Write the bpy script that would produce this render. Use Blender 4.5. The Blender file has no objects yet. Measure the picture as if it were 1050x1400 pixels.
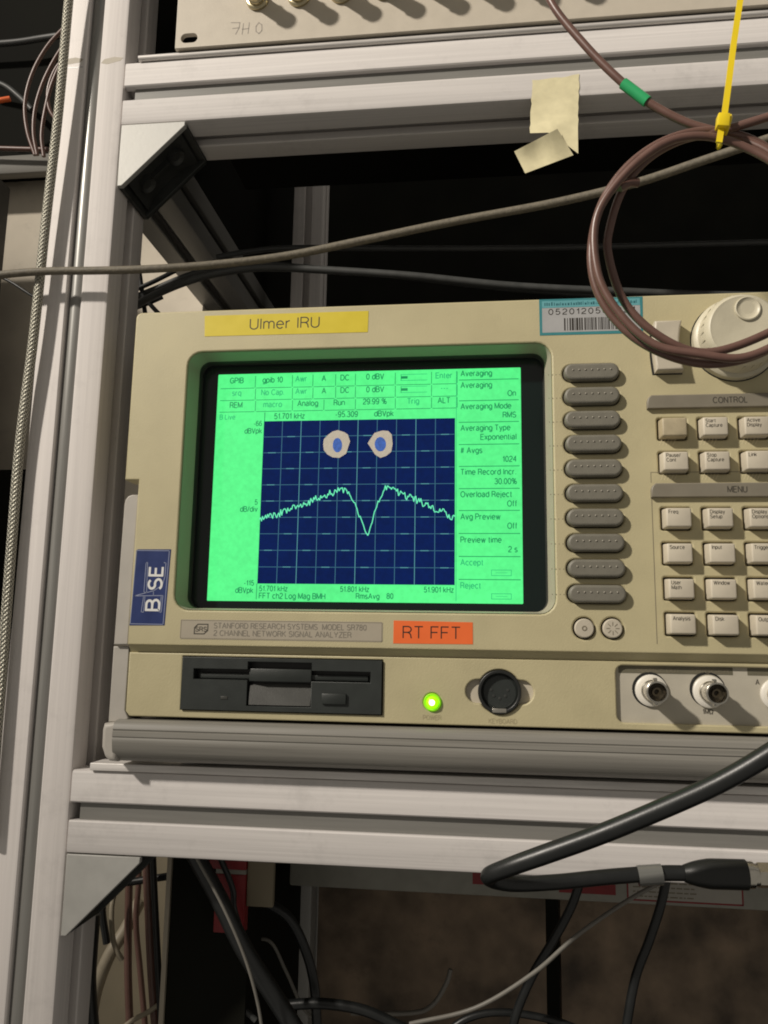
import bpy, bmesh, math, random
from mathutils import Vector, Matrix
random.seed(7)
C = bpy.context.scene.collection
sc = bpy.context.scene

# ------------------------------------------------------------------ camera
CAM = Vector((0.17243, -0.38984, 0.036265))
yaw, pitch, roll = math.radians(6.92269), math.radians(9.24267), math.radians(-0.94298)
F = 1103.25                                   # focal length in pixels of the 1050 x 1400 frame
RW = (Matrix.Rotation(yaw, 3, 'Z') @ Matrix.Rotation(pitch, 3, 'X') @ Matrix.Rotation(roll, 3, 'Y'))
cam_d = bpy.data.cameras.new('camera')
cam = bpy.data.objects.new('camera', cam_d); C.objects.link(cam)
cr, cf, cu = RW.col[0], RW.col[1], RW.col[2]
M = Matrix((cr, cu, -cf)).transposed().to_4x4(); M.translation = CAM
cam.matrix_world = M
cam_d.sensor_fit = 'VERTICAL'; cam_d.sensor_height = 36; cam_d.lens = 36 * F / 1400
cam_d.clip_start = 0.01; cam_d.clip_end = 20
sc.camera = cam

def P(px, py, d=0.0):
    """point of the plane y = d (metres) that stands behind a given place of the photograph"""
    r = RW @ Vector(((px - 525) / F, 1, -(py - 700) / F))
    return CAM + r * ((d - CAM.y) / r.y)
def PM(px, py, d=0.0):
    return P(px, py, d / 1000.) * 1000

# ------------------------------------------------------------------ light
w = bpy.data.worlds.new('World'); sc.world = w; w.use_nodes = True
w.node_tree.nodes['Background'].inputs[0].default_value = (1.0, 0.93, 0.82, 1)
w.node_tree.nodes['Background'].inputs[1].default_value = 0.23
def lamp(name, loc, target, power, size, col, spot=None, blend=0.5):
    l = bpy.data.lights.new(name, 'SPOT' if spot else 'AREA')
    l.energy = power; l.color = col
    if spot:
        l.spot_size = math.radians(spot); l.spot_blend = blend; l.shadow_soft_size = size
    else:
        l.shape = 'DISK'; l.size = size
    o = bpy.data.objects.new(name, l); C.objects.link(o)
    o.location = loc
    o.rotation_euler = (Vector(target) - Vector(loc)).to_track_quat('-Z', 'Y').to_euler()
    return o
lamp('ceiling_lamp', (-2.25, -2.1, 2.25), (0.40, 0.0, 0.42), 790, 0.10, (1.0, 0.92, 0.815), spot=29, blend=1.0)
sc.view_settings.view_transform = 'Standard'; sc.view_settings.look = 'None'
sc.view_settings.exposure = 0.0
sc.cycles.pixel_filter_type = 'BLACKMAN_HARRIS'; sc.cycles.filter_width = 1.9

# ------------------------------------------------------------------ materials
def mat(name, base, rough=0.5, metal=0.0, var=0.08, vscale=120, bump=0.0, bscale=1500, stretch=None,
        emis=None, estr=0.0, spec=0.5, coat=0.0, dirt=0.0, braid=None, trans=0.0, evar=0.0, scuff=0.0, rnd=0.0):
    m = bpy.data.materials.new(name); m.use_nodes = True
    nt = m.node_tree; N = nt.nodes; L = nt.links
    b = N['Principled BSDF']
    b.inputs['Roughness'].default_value = rough; b.inputs['Metallic'].default_value = metal
    b.inputs['Specular IOR Level'].default_value = spec; b.inputs['Coat Weight'].default_value = coat
    b.inputs['Transmission Weight'].default_value = trans
    tc = N.new('ShaderNodeTexCoord'); mp = N.new('ShaderNodeMapping'); L.new(tc.outputs['Object'], mp.inputs[0])
    if stretch: mp.inputs['Scale'].default_value = stretch
    src = mp.outputs[0]
    col = None
    if var > 0:
        n = N.new('ShaderNodeTexNoise'); n.inputs['Scale'].default_value = vscale; n.inputs['Detail'].default_value = 5
        L.new(src, n.inputs['Vector'])
        r = N.new('ShaderNodeValToRGB'); L.new(n.outputs['Fac'], r.inputs[0])
        r.color_ramp.elements[0].position = 0.3; r.color_ramp.elements[1].position = 0.7
        r.color_ramp.elements[0].color = (*[c * (1 - var) for c in base], 1)
        r.color_ramp.elements[1].color = (*[min(1, c * (1 + var)) for c in base], 1)
        col = r.outputs[0]
        rr = N.new('ShaderNodeMapRange'); L.new(n.outputs['Fac'], rr.inputs[0])
        rr.inputs[3].default_value = rough - 0.08; rr.inputs[4].default_value = rough + 0.08
        L.new(rr.outputs[0], b.inputs['Roughness'])
        if dirt > 0:
            n2 = N.new('ShaderNodeTexNoise'); n2.inputs['Scale'].default_value = 38; n2.inputs['Detail'].default_value = 9
            n2.inputs['Roughness'].default_value = 0.75; L.new(tc.outputs['Object'], n2.inputs['Vector'])
            r2 = N.new('ShaderNodeValToRGB'); L.new(n2.outputs['Fac'], r2.inputs[0])
            r2.color_ramp.elements[0].position = 0.54; r2.color_ramp.elements[0].color = (0, 0, 0, 1)
            r2.color_ramp.elements[1].position = 0.78; r2.color_ramp.elements[1].color = (dirt,) * 3 + (1,)
            mx = N.new('ShaderNodeMixRGB'); L.new(r2.outputs[0], mx.inputs[0]); L.new(col, mx.inputs[1])
            mx.inputs[2].default_value = (*[c * 0.38 for c in base], 1); col = mx.outputs[0]
        if scuff > 0:
            # small dark specks and short rubs, as on handled metal and old plastic
            v = N.new('ShaderNodeTexNoise'); v.inputs['Scale'].default_value = 210; v.inputs['Detail'].default_value = 6; v.inputs['Roughness'].default_value = 0.8
            v.inputs['Distortion'].default_value = 1.5; L.new(tc.outputs['Object'], v.inputs['Vector'])
            rv = N.new('ShaderNodeValToRGB'); L.new(v.outputs['Fac'], rv.inputs[0])
            rv.color_ramp.elements[0].position = 0.63; rv.color_ramp.elements[0].color = (0, 0, 0, 1)
            rv.color_ramp.elements[1].position = 0.74; rv.color_ramp.elements[1].color = (scuff,) * 3 + (1,)
            mv = N.new('ShaderNodeMixRGB'); L.new(rv.outputs[0], mv.inputs[0]); L.new(col, mv.inputs[1])
            mv.inputs[2].default_value = (*[c * 0.55 for c in base], 1); col = mv.outputs[0]
        if rnd > 0:
            oi = N.new('ShaderNodeObjectInfo'); ro = N.new('ShaderNodeMapRange'); L.new(oi.outputs['Random'], ro.inputs[0])
            ro.inputs[3].default_value = 1 - rnd; ro.inputs[4].default_value = 1 + rnd * .4
            hs = N.new('ShaderNodeHueSaturation'); L.new(col, hs.inputs['Color']); L.new(ro.outputs[0], hs.inputs['Value']); col = hs.outputs[0]
        L.new(col, b.inputs['Base Color'])
    else:
        b.inputs['Base Color'].default_value = (*base, 1)
    if bump > 0:
        nb = N.new('ShaderNodeTexNoise'); nb.inputs['Scale'].default_value = bscale; nb.inputs['Detail'].default_value = 3
        L.new(src, nb.inputs['Vector'])
        bp = N.new('ShaderNodeBump'); bp.inputs['Strength'].default_value = bump; bp.inputs['Distance'].default_value = 0.0003
        L.new(nb.outputs['Fac'], bp.inputs['Height']); L.new(bp.outputs[0], b.inputs['Normal'])
    if braid:
        # crossing strands from the tube's own u (length) and v (round) coordinates
        uv = N.new('ShaderNodeUVMap'); sx = N.new('ShaderNodeSeparateXYZ'); L.new(uv.outputs[0], sx.inputs[0])
        outs = []
        for sg in (1, -1):
            a = N.new('ShaderNodeMath'); a.operation = 'MULTIPLY'; L.new(sx.outputs[0], a.inputs[0]); a.inputs[1].default_value = braid
            c = N.new('ShaderNodeMath'); c.operation = 'MULTIPLY'; L.new(sx.outputs[1], c.inputs[0]); c.inputs[1].default_value = sg * math.tau * 7
            s = N.new('ShaderNodeMath'); s.operation = 'ADD'; L.new(a.outputs[0], s.inputs[0]); L.new(c.outputs[0], s.inputs[1])
            q = N.new('ShaderNodeMath'); q.operation = 'SINE'; L.new(s.outputs[0], q.inputs[0]); outs.append(q)
        mxx = N.new('ShaderNodeMath'); mxx.operation = 'MAXIMUM'; L.new(outs[0].outputs[0], mxx.inputs[0]); L.new(outs[1].outputs[0], mxx.inputs[1])
        bp = N.new('ShaderNodeBump'); bp.inputs['Strength'].default_value = 0.9; bp.inputs['Distance'].default_value = 0.0006
        L.new(mxx.outputs[0], bp.inputs['Height']); L.new(bp.outputs[0], b.inputs['Normal'])
        r = N.new('ShaderNodeValToRGB'); L.new(mxx.outputs[0], r.inputs[0])
        r.color_ramp.elements[0].color = (*[c * 0.45 for c in base], 1); r.color_ramp.elements[1].color = (*base, 1)
        r.color_ramp.elements[0].position = 0.15
        L.new(r.outputs[0], b.inputs['Base Color'])
    if emis:
        b.inputs['Emission Color'].default_value = (*emis, 1); b.inputs['Emission Strength'].default_value = estr
        if evar:
            n3 = N.new('ShaderNodeTexNoise'); n3.inputs['Scale'].default_value = 420; n3.inputs['Detail'].default_value = 4
            n4 = N.new('ShaderNodeTexNoise'); n4.inputs['Scale'].default_value = 14
            L.new(src, n3.inputs['Vector']); L.new(src, n4.inputs['Vector'])
            ad = N.new('ShaderNodeMath'); L.new(n3.outputs['Fac'], ad.inputs[0]); L.new(n4.outputs['Fac'], ad.inputs[1])
            r3 = N.new('ShaderNodeMapRange'); L.new(ad.outputs[0], r3.inputs[0]); r3.inputs[1].default_value = 0.7; r3.inputs[2].default_value = 1.3
            r3.inputs[3].default_value = estr * (1 - evar); r3.inputs[4].default_value = estr * (1 + evar); L.new(r3.outputs[0], b.inputs['Emission Strength'])
    return m

BEIGE = (0.455, 0.405, 0.245)
m_bezel = mat('beige_plastic', BEIGE, 0.5, var=0.05, vscale=45, bump=0.35, bscale=1400, dirt=0.16, scuff=0.28)
m_plate = mat('grey_name_plate', (0.36, 0.32, 0.25), 0.55, var=0.03, bump=0.08)
m_key = mat('cream_key_plastic', (0.52, 0.47, 0.375), 0.45, var=0.06, vscale=120, bump=0.12, dirt=0.15, rnd=0.09)
m_keydirty = mat('worn_key_plastic', (0.40, 0.34, 0.225), 0.5, var=0.12, vscale=260, bump=0.1)
m_knob = mat('knob_plastic', (0.53, 0.49, 0.37), 0.42, var=0.05, vscale=150, bump=0.15, bscale=900)
m_soft = mat('grey_rubber_key', (0.165, 0.155, 0.125), 0.5, var=0.08, vscale=200, bump=0.15, scuff=0.35, rnd=0.10)
m_head = mat('brown_grey_heading', (0.19, 0.17, 0.13), 0.5, var=0.05, bump=0.12)
m_print = mat('dark_print', (0.055, 0.048, 0.036), 0.6, var=0.0)
m_print_soft = mat('faded_print', (0.17, 0.145, 0.10), 0.6, var=0.0)
m_emboss = mat('pale_relief', (0.62, 0.54, 0.35), 0.5, var=0.0)
m_connpanel = mat('grey_connector_panel', (0.42, 0.39, 0.32), 0.5, var=0.04, bump=0.1)
m_connband = mat('olive_print_band', (0.12, 0.11, 0.075), 0.55, var=0.08)
m_nick = mat('nickel', (0.62, 0.59, 0.52), 0.24, 1.0, var=0.06, vscale=400)
m_whitepl = mat('white_insulator', (0.66, 0.63, 0.56), 0.4, var=0.03)
m_brass = mat('brass_contact', (0.12, 0.09, 0.045), 0.35, 0.9, var=0.1)
m_inner = mat('connector_bore', (0.045, 0.035, 0.02), 0.45, 0.3, var=0.2, vscale=600)
m_black = mat('black_plastic', (0.012, 0.013, 0.012), 0.4, var=0.1, bump=0.1)
m_drive = mat('drive_black', (0.020, 0.024, 0.022), 0.45, var=0.1, bump=0.2)
m_drive2 = mat('drive_grey', (0.045, 0.045, 0.040), 0.42, var=0.1, bump=0.2)
m_glassblack = mat('dark_screen_surround', (0.004, 0.010, 0.009), 0.16, var=0.0, spec=0.5)
m_scr = mat('lit_green_screen', (0.01, 0.03, 0.02), 0.25, var=0.0, emis=(0.105, 1.0, 0.27), estr=0.92, evar=0.10)
m_scrtext = mat('screen_print', (0.003, 0.02, 0.01), 0.3, var=0.0, emis=(0.01, 0.30, 0.10), estr=0.9)
m_scrfaint = mat('screen_faint_print', (0.003, 0.02, 0.01), 0.3, var=0.0, emis=(0.03, 0.55, 0.19), estr=0.9)
m_plot = mat('navy_plot_area', (0.001, 0.004, 0.016), 0.2, var=0.0, emis=(0.0, 0.009, 0.080), estr=0.9, spec=0.25, evar=0.2)
m_grid = mat('plot_grid_line', (0.0, 0.01, 0.02), 0.3, var=0.0, emis=(0.045, 0.17, 0.23), estr=0.9)
m_gridb = mat('plot_grid_line_bright', (0.0, 0.01, 0.02), 0.3, var=0.0, emis=(0.10, 0.36, 0.36), estr=0.9)
m_trace = mat('plot_trace', (0.01, 0.03, 0.02), 0.3, var=0.0, emis=(0.16, 0.95, 0.50), estr=0.95)
m_paper = mat('torn_paper', (0.54, 0.50, 0.43), 0.8, var=0.06, vscale=500, bump=0.3)
m_blueink = mat('blue_ink', (0.03, 0.12, 0.52), 0.6, var=0.25, vscale=900)
m_yellow = mat('yellow_tape', (0.62, 0.50, 0.035), 0.38, var=0.04, bump=0.05)
m_orange = mat('orange_tape', (0.80, 0.15, 0.035), 0.38, var=0.03, bump=0.05)
m_ink = mat('black_ink', (0.02, 0.015, 0.01), 0.5, var=0.0)
m_navy = mat('navy_sticker', (0.018, 0.034, 0.13), 0.35, var=0.15, vscale=90)
m_white = mat('white_print', (0.70, 0.70, 0.68), 0.5, var=0.0)
m_silver = mat('silver_print', (0.26, 0.29, 0.40), 0.5, var=0.0)
m_teal = mat('teal_print', (0.035, 0.20, 0.22), 0.5, var=0.05)
m_tealdk = mat('teal_dark_print', (0.015, 0.10, 0.12), 0.5, var=0.05)
m_foil = mat('silver_label', (0.42, 0.42, 0.42), 0.42, 0.25, var=0.04)
m_alx = mat('brushed_aluminium_along_x', (0.62, 0.59, 0.57), 0.58, 0.0, spec=0.4, var=0.07, vscale=800, bump=0.2, bscale=900, stretch=(0.012, 1, 1), dirt=0.30, scuff=0.5)
m_alz = mat('brushed_aluminium_along_z', (0.68, 0.64, 0.615), 0.60, 0.0, spec=0.35, var=0.06, vscale=800, bump=0.2, bscale=900, stretch=(1, 1, 0.012), dirt=0.26, scuff=0.5)
m_aly_shade = mat('shade_darkened_aluminium_along_y', (0.24, 0.235, 0.22), 0.5, 0.35, var=0.06, vscale=900, bump=0.12, bscale=900, stretch=(1, 0.02, 1))  # same aluminium, darkened to put the side beam's shade into the colour
m_cover = mat('grey_slot_strip', (0.185, 0.18, 0.165), 0.42, var=0.08, vscale=700, stretch=(0.03, 1, 1))
m_coverz = mat('grey_slot_strip_upright', (0.235, 0.23, 0.215), 0.35, 0.2, var=0.08, vscale=700, stretch=(1, 1, 0.03))
m_bracket = mat('cast_bracket', (0.42, 0.415, 0.39), 0.52, 0.2, var=0.05, bump=0.12, bscale=700)
m_brkdark = mat('cast_bracket_shade_dark', (0.045, 0.047, 0.044), 0.5, 0.4, var=0.2, bump=0.3, bscale=500)  # cast bracket metal with the shade of its unlit faces in the colour
m_steel = mat('zinc_steel', (0.68, 0.65, 0.62), 0.35, 0.25, var=0.12, vscale=700, stretch=(0.05, 1, 1), bump=0.2, bscale=900)
m_hgrey = mat('handle_grey_plastic', (0.40, 0.375, 0.335), 0.5, var=0.03, bump=0.15)
m_hrub = mat('handle_grey_grip', (0.205, 0.195, 0.172), 0.5, var=0.16, vscale=500, stretch=(0.02, 1, 1), bump=0.2)
m_rack = mat('painted_rack_panel', (0.50, 0.45, 0.37), 0.48, var=0.03, bump=0.2, bscale=1300, dirt=0.08)
m_pencil = mat('pencil', (0.27, 0.24, 0.21), 0.7, var=0.1)
m_gold = mat('dull_gold', (0.52, 0.45, 0.29), 0.3, 0.9, var=0.08)
m_case = mat('dark_case_paint', (0.020, 0.020, 0.018), 0.6, var=0.1)
m_coax = mat('brown_coax_jacket', (0.125, 0.066, 0.052), 0.36, var=0.08, vscale=200, bump=0.1, bscale=500)
m_green = mat('green_heat_shrink', (0.03, 0.36, 0.13), 0.3, var=0.05)
m_tie = mat('yellow_nylon', (0.80, 0.60, 0.015), 0.32, var=0.03)
m_mask = mat('masking_tape', (0.66, 0.60, 0.38), 0.6, var=0.06, vscale=250, bump=1.0, bscale=110)
m_rope = mat('grey_cable_sleeve', (0.13, 0.113, 0.082), 0.65, var=0.22, vscale=450, bump=0.6, bscale=900)
m_dustcable = mat('dusty_dark_cable_jacket', (0.05, 0.052, 0.05), 0.5, var=0.15, vscale=150)
m_blkcable = mat('black_cable_jacket', (0.010, 0.011, 0.011), 0.38, var=0.12, vscale=150, bump=0.1)
m_braid = mat('tinned_braid', (0.56, 0.54, 0.45), 0.45, 0.6, var=0.0, braid=2600)
m_wall = mat("concrete_wall", (0.62, 0.56, 0.46), 0.85, var=0.16, vscale=14, bump=0.4, bscale=120, dirt=0.3)
m_dark = mat('black_and_unlit_paint', (0.008, 0.008, 0.006), 0.8, var=0.3, vscale=9, spec=0.08)  # near black; on the back wall the colour stands in for unlit depth
m_brown = mat("rusty_brown_board", (0.15, 0.11, 0.075), 0.8, var=0.65, vscale=28, bump=0.6, bscale=260, dirt=0.8, scuff=0.6)
m_board = mat('tan_board', (0.20, 0.17, 0.115), 0.75, var=0.10, vscale=30, bump=0.2, bscale=200)
m_red = mat('red_paint', (0.20, 0.006, 0.009), 0.5, var=0.1)
m_greywire = mat('grey_wire', (0.16, 0.15, 0.13), 0.5, var=0.1)
m_cream = mat('cream_hose', (0.30, 0.26, 0.19), 0.5, var=0.1)
m_stripbody = mat('pale_power_strip', (0.24, 0.235, 0.20), 0.5, var=0.08)
m_clear = mat('clear_sleeve', (0.14, 0.14, 0.13), 0.12, var=0.0, coat=1.0)

# ------------------------------------------------------------------ stroke letter shapes (cap height 1)
def _arc(cx, cy, rx, ry, a0, a1, n=9):
    return [(cx + rx * math.cos(math.radians(a0 + (a1 - a0) * k / n)), cy + ry * math.sin(math.radians(a0 + (a1 - a0) * k / n))) for k in range(n + 1)]
_o = _arc(.27, .36, .27, .36, 0, 360, 18)
GLYPH = {
 'A': (.70, [[(0, 0), (.35, 1), (.70, 0)], [(.11, .34), (.59, .34)]]),
 'B': (.58, [[(0, 0), (0, 1), (.32, 1)] + _arc(.32, .77, .22, .23, 90, -90, 8) + [(0, .54)], [(.32, .54)] + _arc(.32, .27, .26, .27, 90, -90, 8) + [(0, 0)]]),
 'C': (.68, [_arc(.36, .5, .36, .5, 42, 318, 16)]),
 'D': (.64, [[(0, 0), (0, 1), (.26, 1)] + _arc(.26, .5, .38, .5, 90, -90, 12) + [(0, 0)]]),
 'E': (.54, [[(.54, 0), (0, 0), (0, 1), (.53, 1)], [(0, .53), (.48, .53)]]),
 'F': (.52, [[(0, 0), (0, 1), (.52, 1)], [(0, .52), (.45, .52)]]),
 'G': (.70, [_arc(.36, .5, .36, .5, 42, 300, 15) + [(.68, .14), (.68, .46), (.40, .46)]]),
 'H': (.60, [[(0, 0), (0, 1)], [(.60, 0), (.60, 1)], [(0, .53), (.60, .53)]]),
 'I': (.06, [[(.03, 0), (.03, 1)]]),
 'K': (.60, [[(0, 0), (0, 1)], [(.57, 1), (0, .38)], [(.19, .58), (.60, 0)]]),
 'L': (.46, [[(0, 1), (0, 0), (.46, 0)]]),
 'M': (.74, [[(0, 0), (0, 1), (.37, .08), (.74, 1), (.74, 0)]]),
 'N': (.60, [[(0, 0), (0, 1), (.60, 0), (.60, 1)]]),
 'O': (.72, [_arc(.36, .5, .36, .5, 0, 360, 22)]),
 'P': (.56, [[(0, 0), (0, 1), (.30, 1)] + _arc(.30, .73, .26, .27, 90, -90, 8) + [(0, .46)]]),
 'R': (.60, [[(0, 0), (0, 1), (.32, 1)] + _arc(.32, .75, .25, .25, 90, -90, 8) + [(0, .50)], [(.30, .50), (.46, .42), (.54, .26), (.56, .08), (.60, 0)]]),
 'S': (.58, [_arc(.29, .745, .25, .255, 28, 250, 12) + _arc(.29, .255, .28, .26, 80, -155, 12)]),
 'T': (.60, [[(0, 1), (.60, 1)], [(.30, 1), (.30, 0)]]),
 'U': (.60, [[(0, 1), (0, .30)] + _arc(.30, .30, .30, .30, 180, 360, 12) + [(.60, 1)]]),
 'V': (.62, [[(0, 1), (.31, 0), (.62, 1)]]),
 'W': (.94, [[(0, 1), (.24, 0), (.47, .96), (.70, 0), (.94, 1)]]),
 'Y': (.64, [[(0, 1), (.32, .42), (.64, 1)], [(.32, .42), (.32, 0)]]),
 'Z': (.58, [[(.02, 1), (.56, 1), (0, 0), (.58, 0)]]),
 'a': (.50, [_arc(.24, .52, .20, .20, 160, 0, 8) + [(.44, .08), (.50, 0)], [(.44, .42), (.18, .38)] + _arc(.20, .19, .20, .19, 100, 300, 8) + [(.44, .18)]]),
 'b': (.50, [[(0, 0), (0, 1)], _arc(.25, .36, .25, .36, 180, -180, 18)]),
 'c': (.48, [_arc(.26, .36, .26, .36, 45, 315, 14)]),
 'd': (.50, [[(.50, 0), (.50, 1)], _o]),
 'e': (.54, [[(.02, .38), (.53, .38)] + _arc(.27, .36, .26, .36, 3, 320, 16)]),
 'f': (.26, [[(.10, 0), (.10, .84)] + _arc(.24, .84, .14, .16, 180, 90, 4), [(0, .70), (.26, .70)]]),
 'g': (.50, [_o, [(.50, .70), (.50, -.08)] + _arc(.26, -.06, .24, .20, 0, -150, 8)]),
 'h': (.48, [[(0, 0), (0, 1)], [(0, .42)] + _arc(.24, .46, .24, .26, 170, 0, 8) + [(.48, 0)]]),
 'i': (.06, [[(.03, 0), (.03, .72)], [(.03, .90), (.03, 1)]]),
 'j': (.10, [[(.06, .72), (.06, -.10), (-.04, -.22)], [(.06, .90), (.06, 1)]]),
 'k': (.46, [[(0, 0), (0, 1)], [(.43, .70), (0, .28)], [(.14, .42), (.46, 0)]]),
 'l': (.06, [[(.03, 0), (.03, 1)]]),
 'm': (.80, [[(0, 0), (0, .72)], [(0, .42)] + _arc(.20, .48, .20, .24, 170, 0, 8) + [(.40, 0)], [(.40, .44)] + _arc(.60, .48, .20, .24, 170, 0, 8) + [(.80, 0)]]),
 'n': (.48, [[(0, 0), (0, .72)], [(0, .42)] + _arc(.24, .46, .24, .26, 170, 0, 8) + [(.48, 0)]]),
 'o': (.54, [_o]),
 'p': (.50, [[(0, -.27), (0, .72)], _arc(.25, .36, .25, .36, 180, -180, 18)]),
 'q': (.50, [[(.50, -.27), (.50, .72)], _o]),
 'r': (.30, [[(0, 0), (0, .72)], [(0, .40)] + _arc(.26, .42, .26, .29, 170, 85, 5)]),
 's': (.44, [_arc(.22, .53, .19, .19, 30, 240, 9) + _arc(.22, .18, .21, .19, 80, -150, 9)]),
 't': (.26, [[(.11, .92), (.11, .14)] + _arc(.24, .13, .13, .13, 180, 270, 4), [(0, .70), (.26, .70)]]),
 'u': (.48, [[(0, .72), (0, .26)] + _arc(.24, .26, .24, .26, 180, 350, 8) + [(.48, .30)], [(.48, 0), (.48, .72)]]),
 'v': (.48, [[(0, .72), (.24, 0), (.48, .72)]]),
 'w': (.70, [[(0, .72), (.18, 0), (.35, .68), (.52, 0), (.70, .72)]]),
 'x': (.46, [[(0, .72), (.46, 0)], [(.46, .72), (0, 0)]]),
 'y': (.48, [[(0, .72), (.25, 0)], [(.48, .72), (.20, -.20), (.03, -.26)]]),
 'z': (.44, [[(.02, .70), (.42, .70), (0, 0), (.44, 0)]]),
 '0': (.50, [_arc(.25, .5, .25, .5, 0, 360, 20)]), '1': (.30, [[(.02, .74), (.18, .80), (.24, 1), (.24, 0)]]),
 '2': (.50, [_arc(.25, .72, .24, .28, 170, -20, 9) + [(.38, .46), (.06, .20), (0, 0), (.50, 0)]]),
 '3': (.50, [_arc(.24, .75, .22, .25, 160, -80, 9) + _arc(.24, .27, .26, .27, 85, -165, 10)]),
 '4': (.52, [[(.40, 0), (.40, 1), (0, .32), (.52, .32)]]),
 '5': (.50, [[(.46, 1), (.10, 1), (.04, .50)] + _arc(.24, .31, .26, .31, 140, -150, 11)]),
 '6': (.50, [_arc(.25, .31, .25, .31, 0, 360, 16), [(.01, .36), (.04, .74)] + _arc(.27, .76, .22, .24, 170, 30, 7)]),
 '7': (.50, [[(0, 1), (.50, 1), (.26, .50), (.16, 0)]]),
 '8': (.50, [_arc(.25, .27, .25, .27, 0, 360, 16), _arc(.25, .76, .21, .24, 0, 360, 14)]),
 '9': (.50, [_arc(.25, .69, .25, .31, 0, 360, 16), [(.49, .64), (.46, .26)] + _arc(.23, .24, .22, .24, -10, -150, 7)]),
 '.': (.08, [[(.04, 0), (.04, .11)]]), '-': (.30, [[(.02, .38), (.28, .38)]]), '/': (.30, [[(0, 0), (.30, 1)]]),
 '#': (.54, [[(.10, 0), (.20, 1)], [(.34, 0), (.44, 1)], [(0, .34), (.50, .34)], [(.04, .68), (.54, .68)]]),
 '%': (.80, [_arc(.17, .76, .17, .24, 0, 360, 12), _arc(.63, .24, .17, .24, 0, 360, 12), [(.18, 0), (.62, 1)]]),
 '\u03a9': (.66, [[(0, 0), (.20, 0), (.20, .12)] + _arc(.33, .55, .33, .45, 235, -55, 16) + [(.46, .12), (.46, 0), (.66, 0)]]),
 ' ': (.18, []),
}

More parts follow.
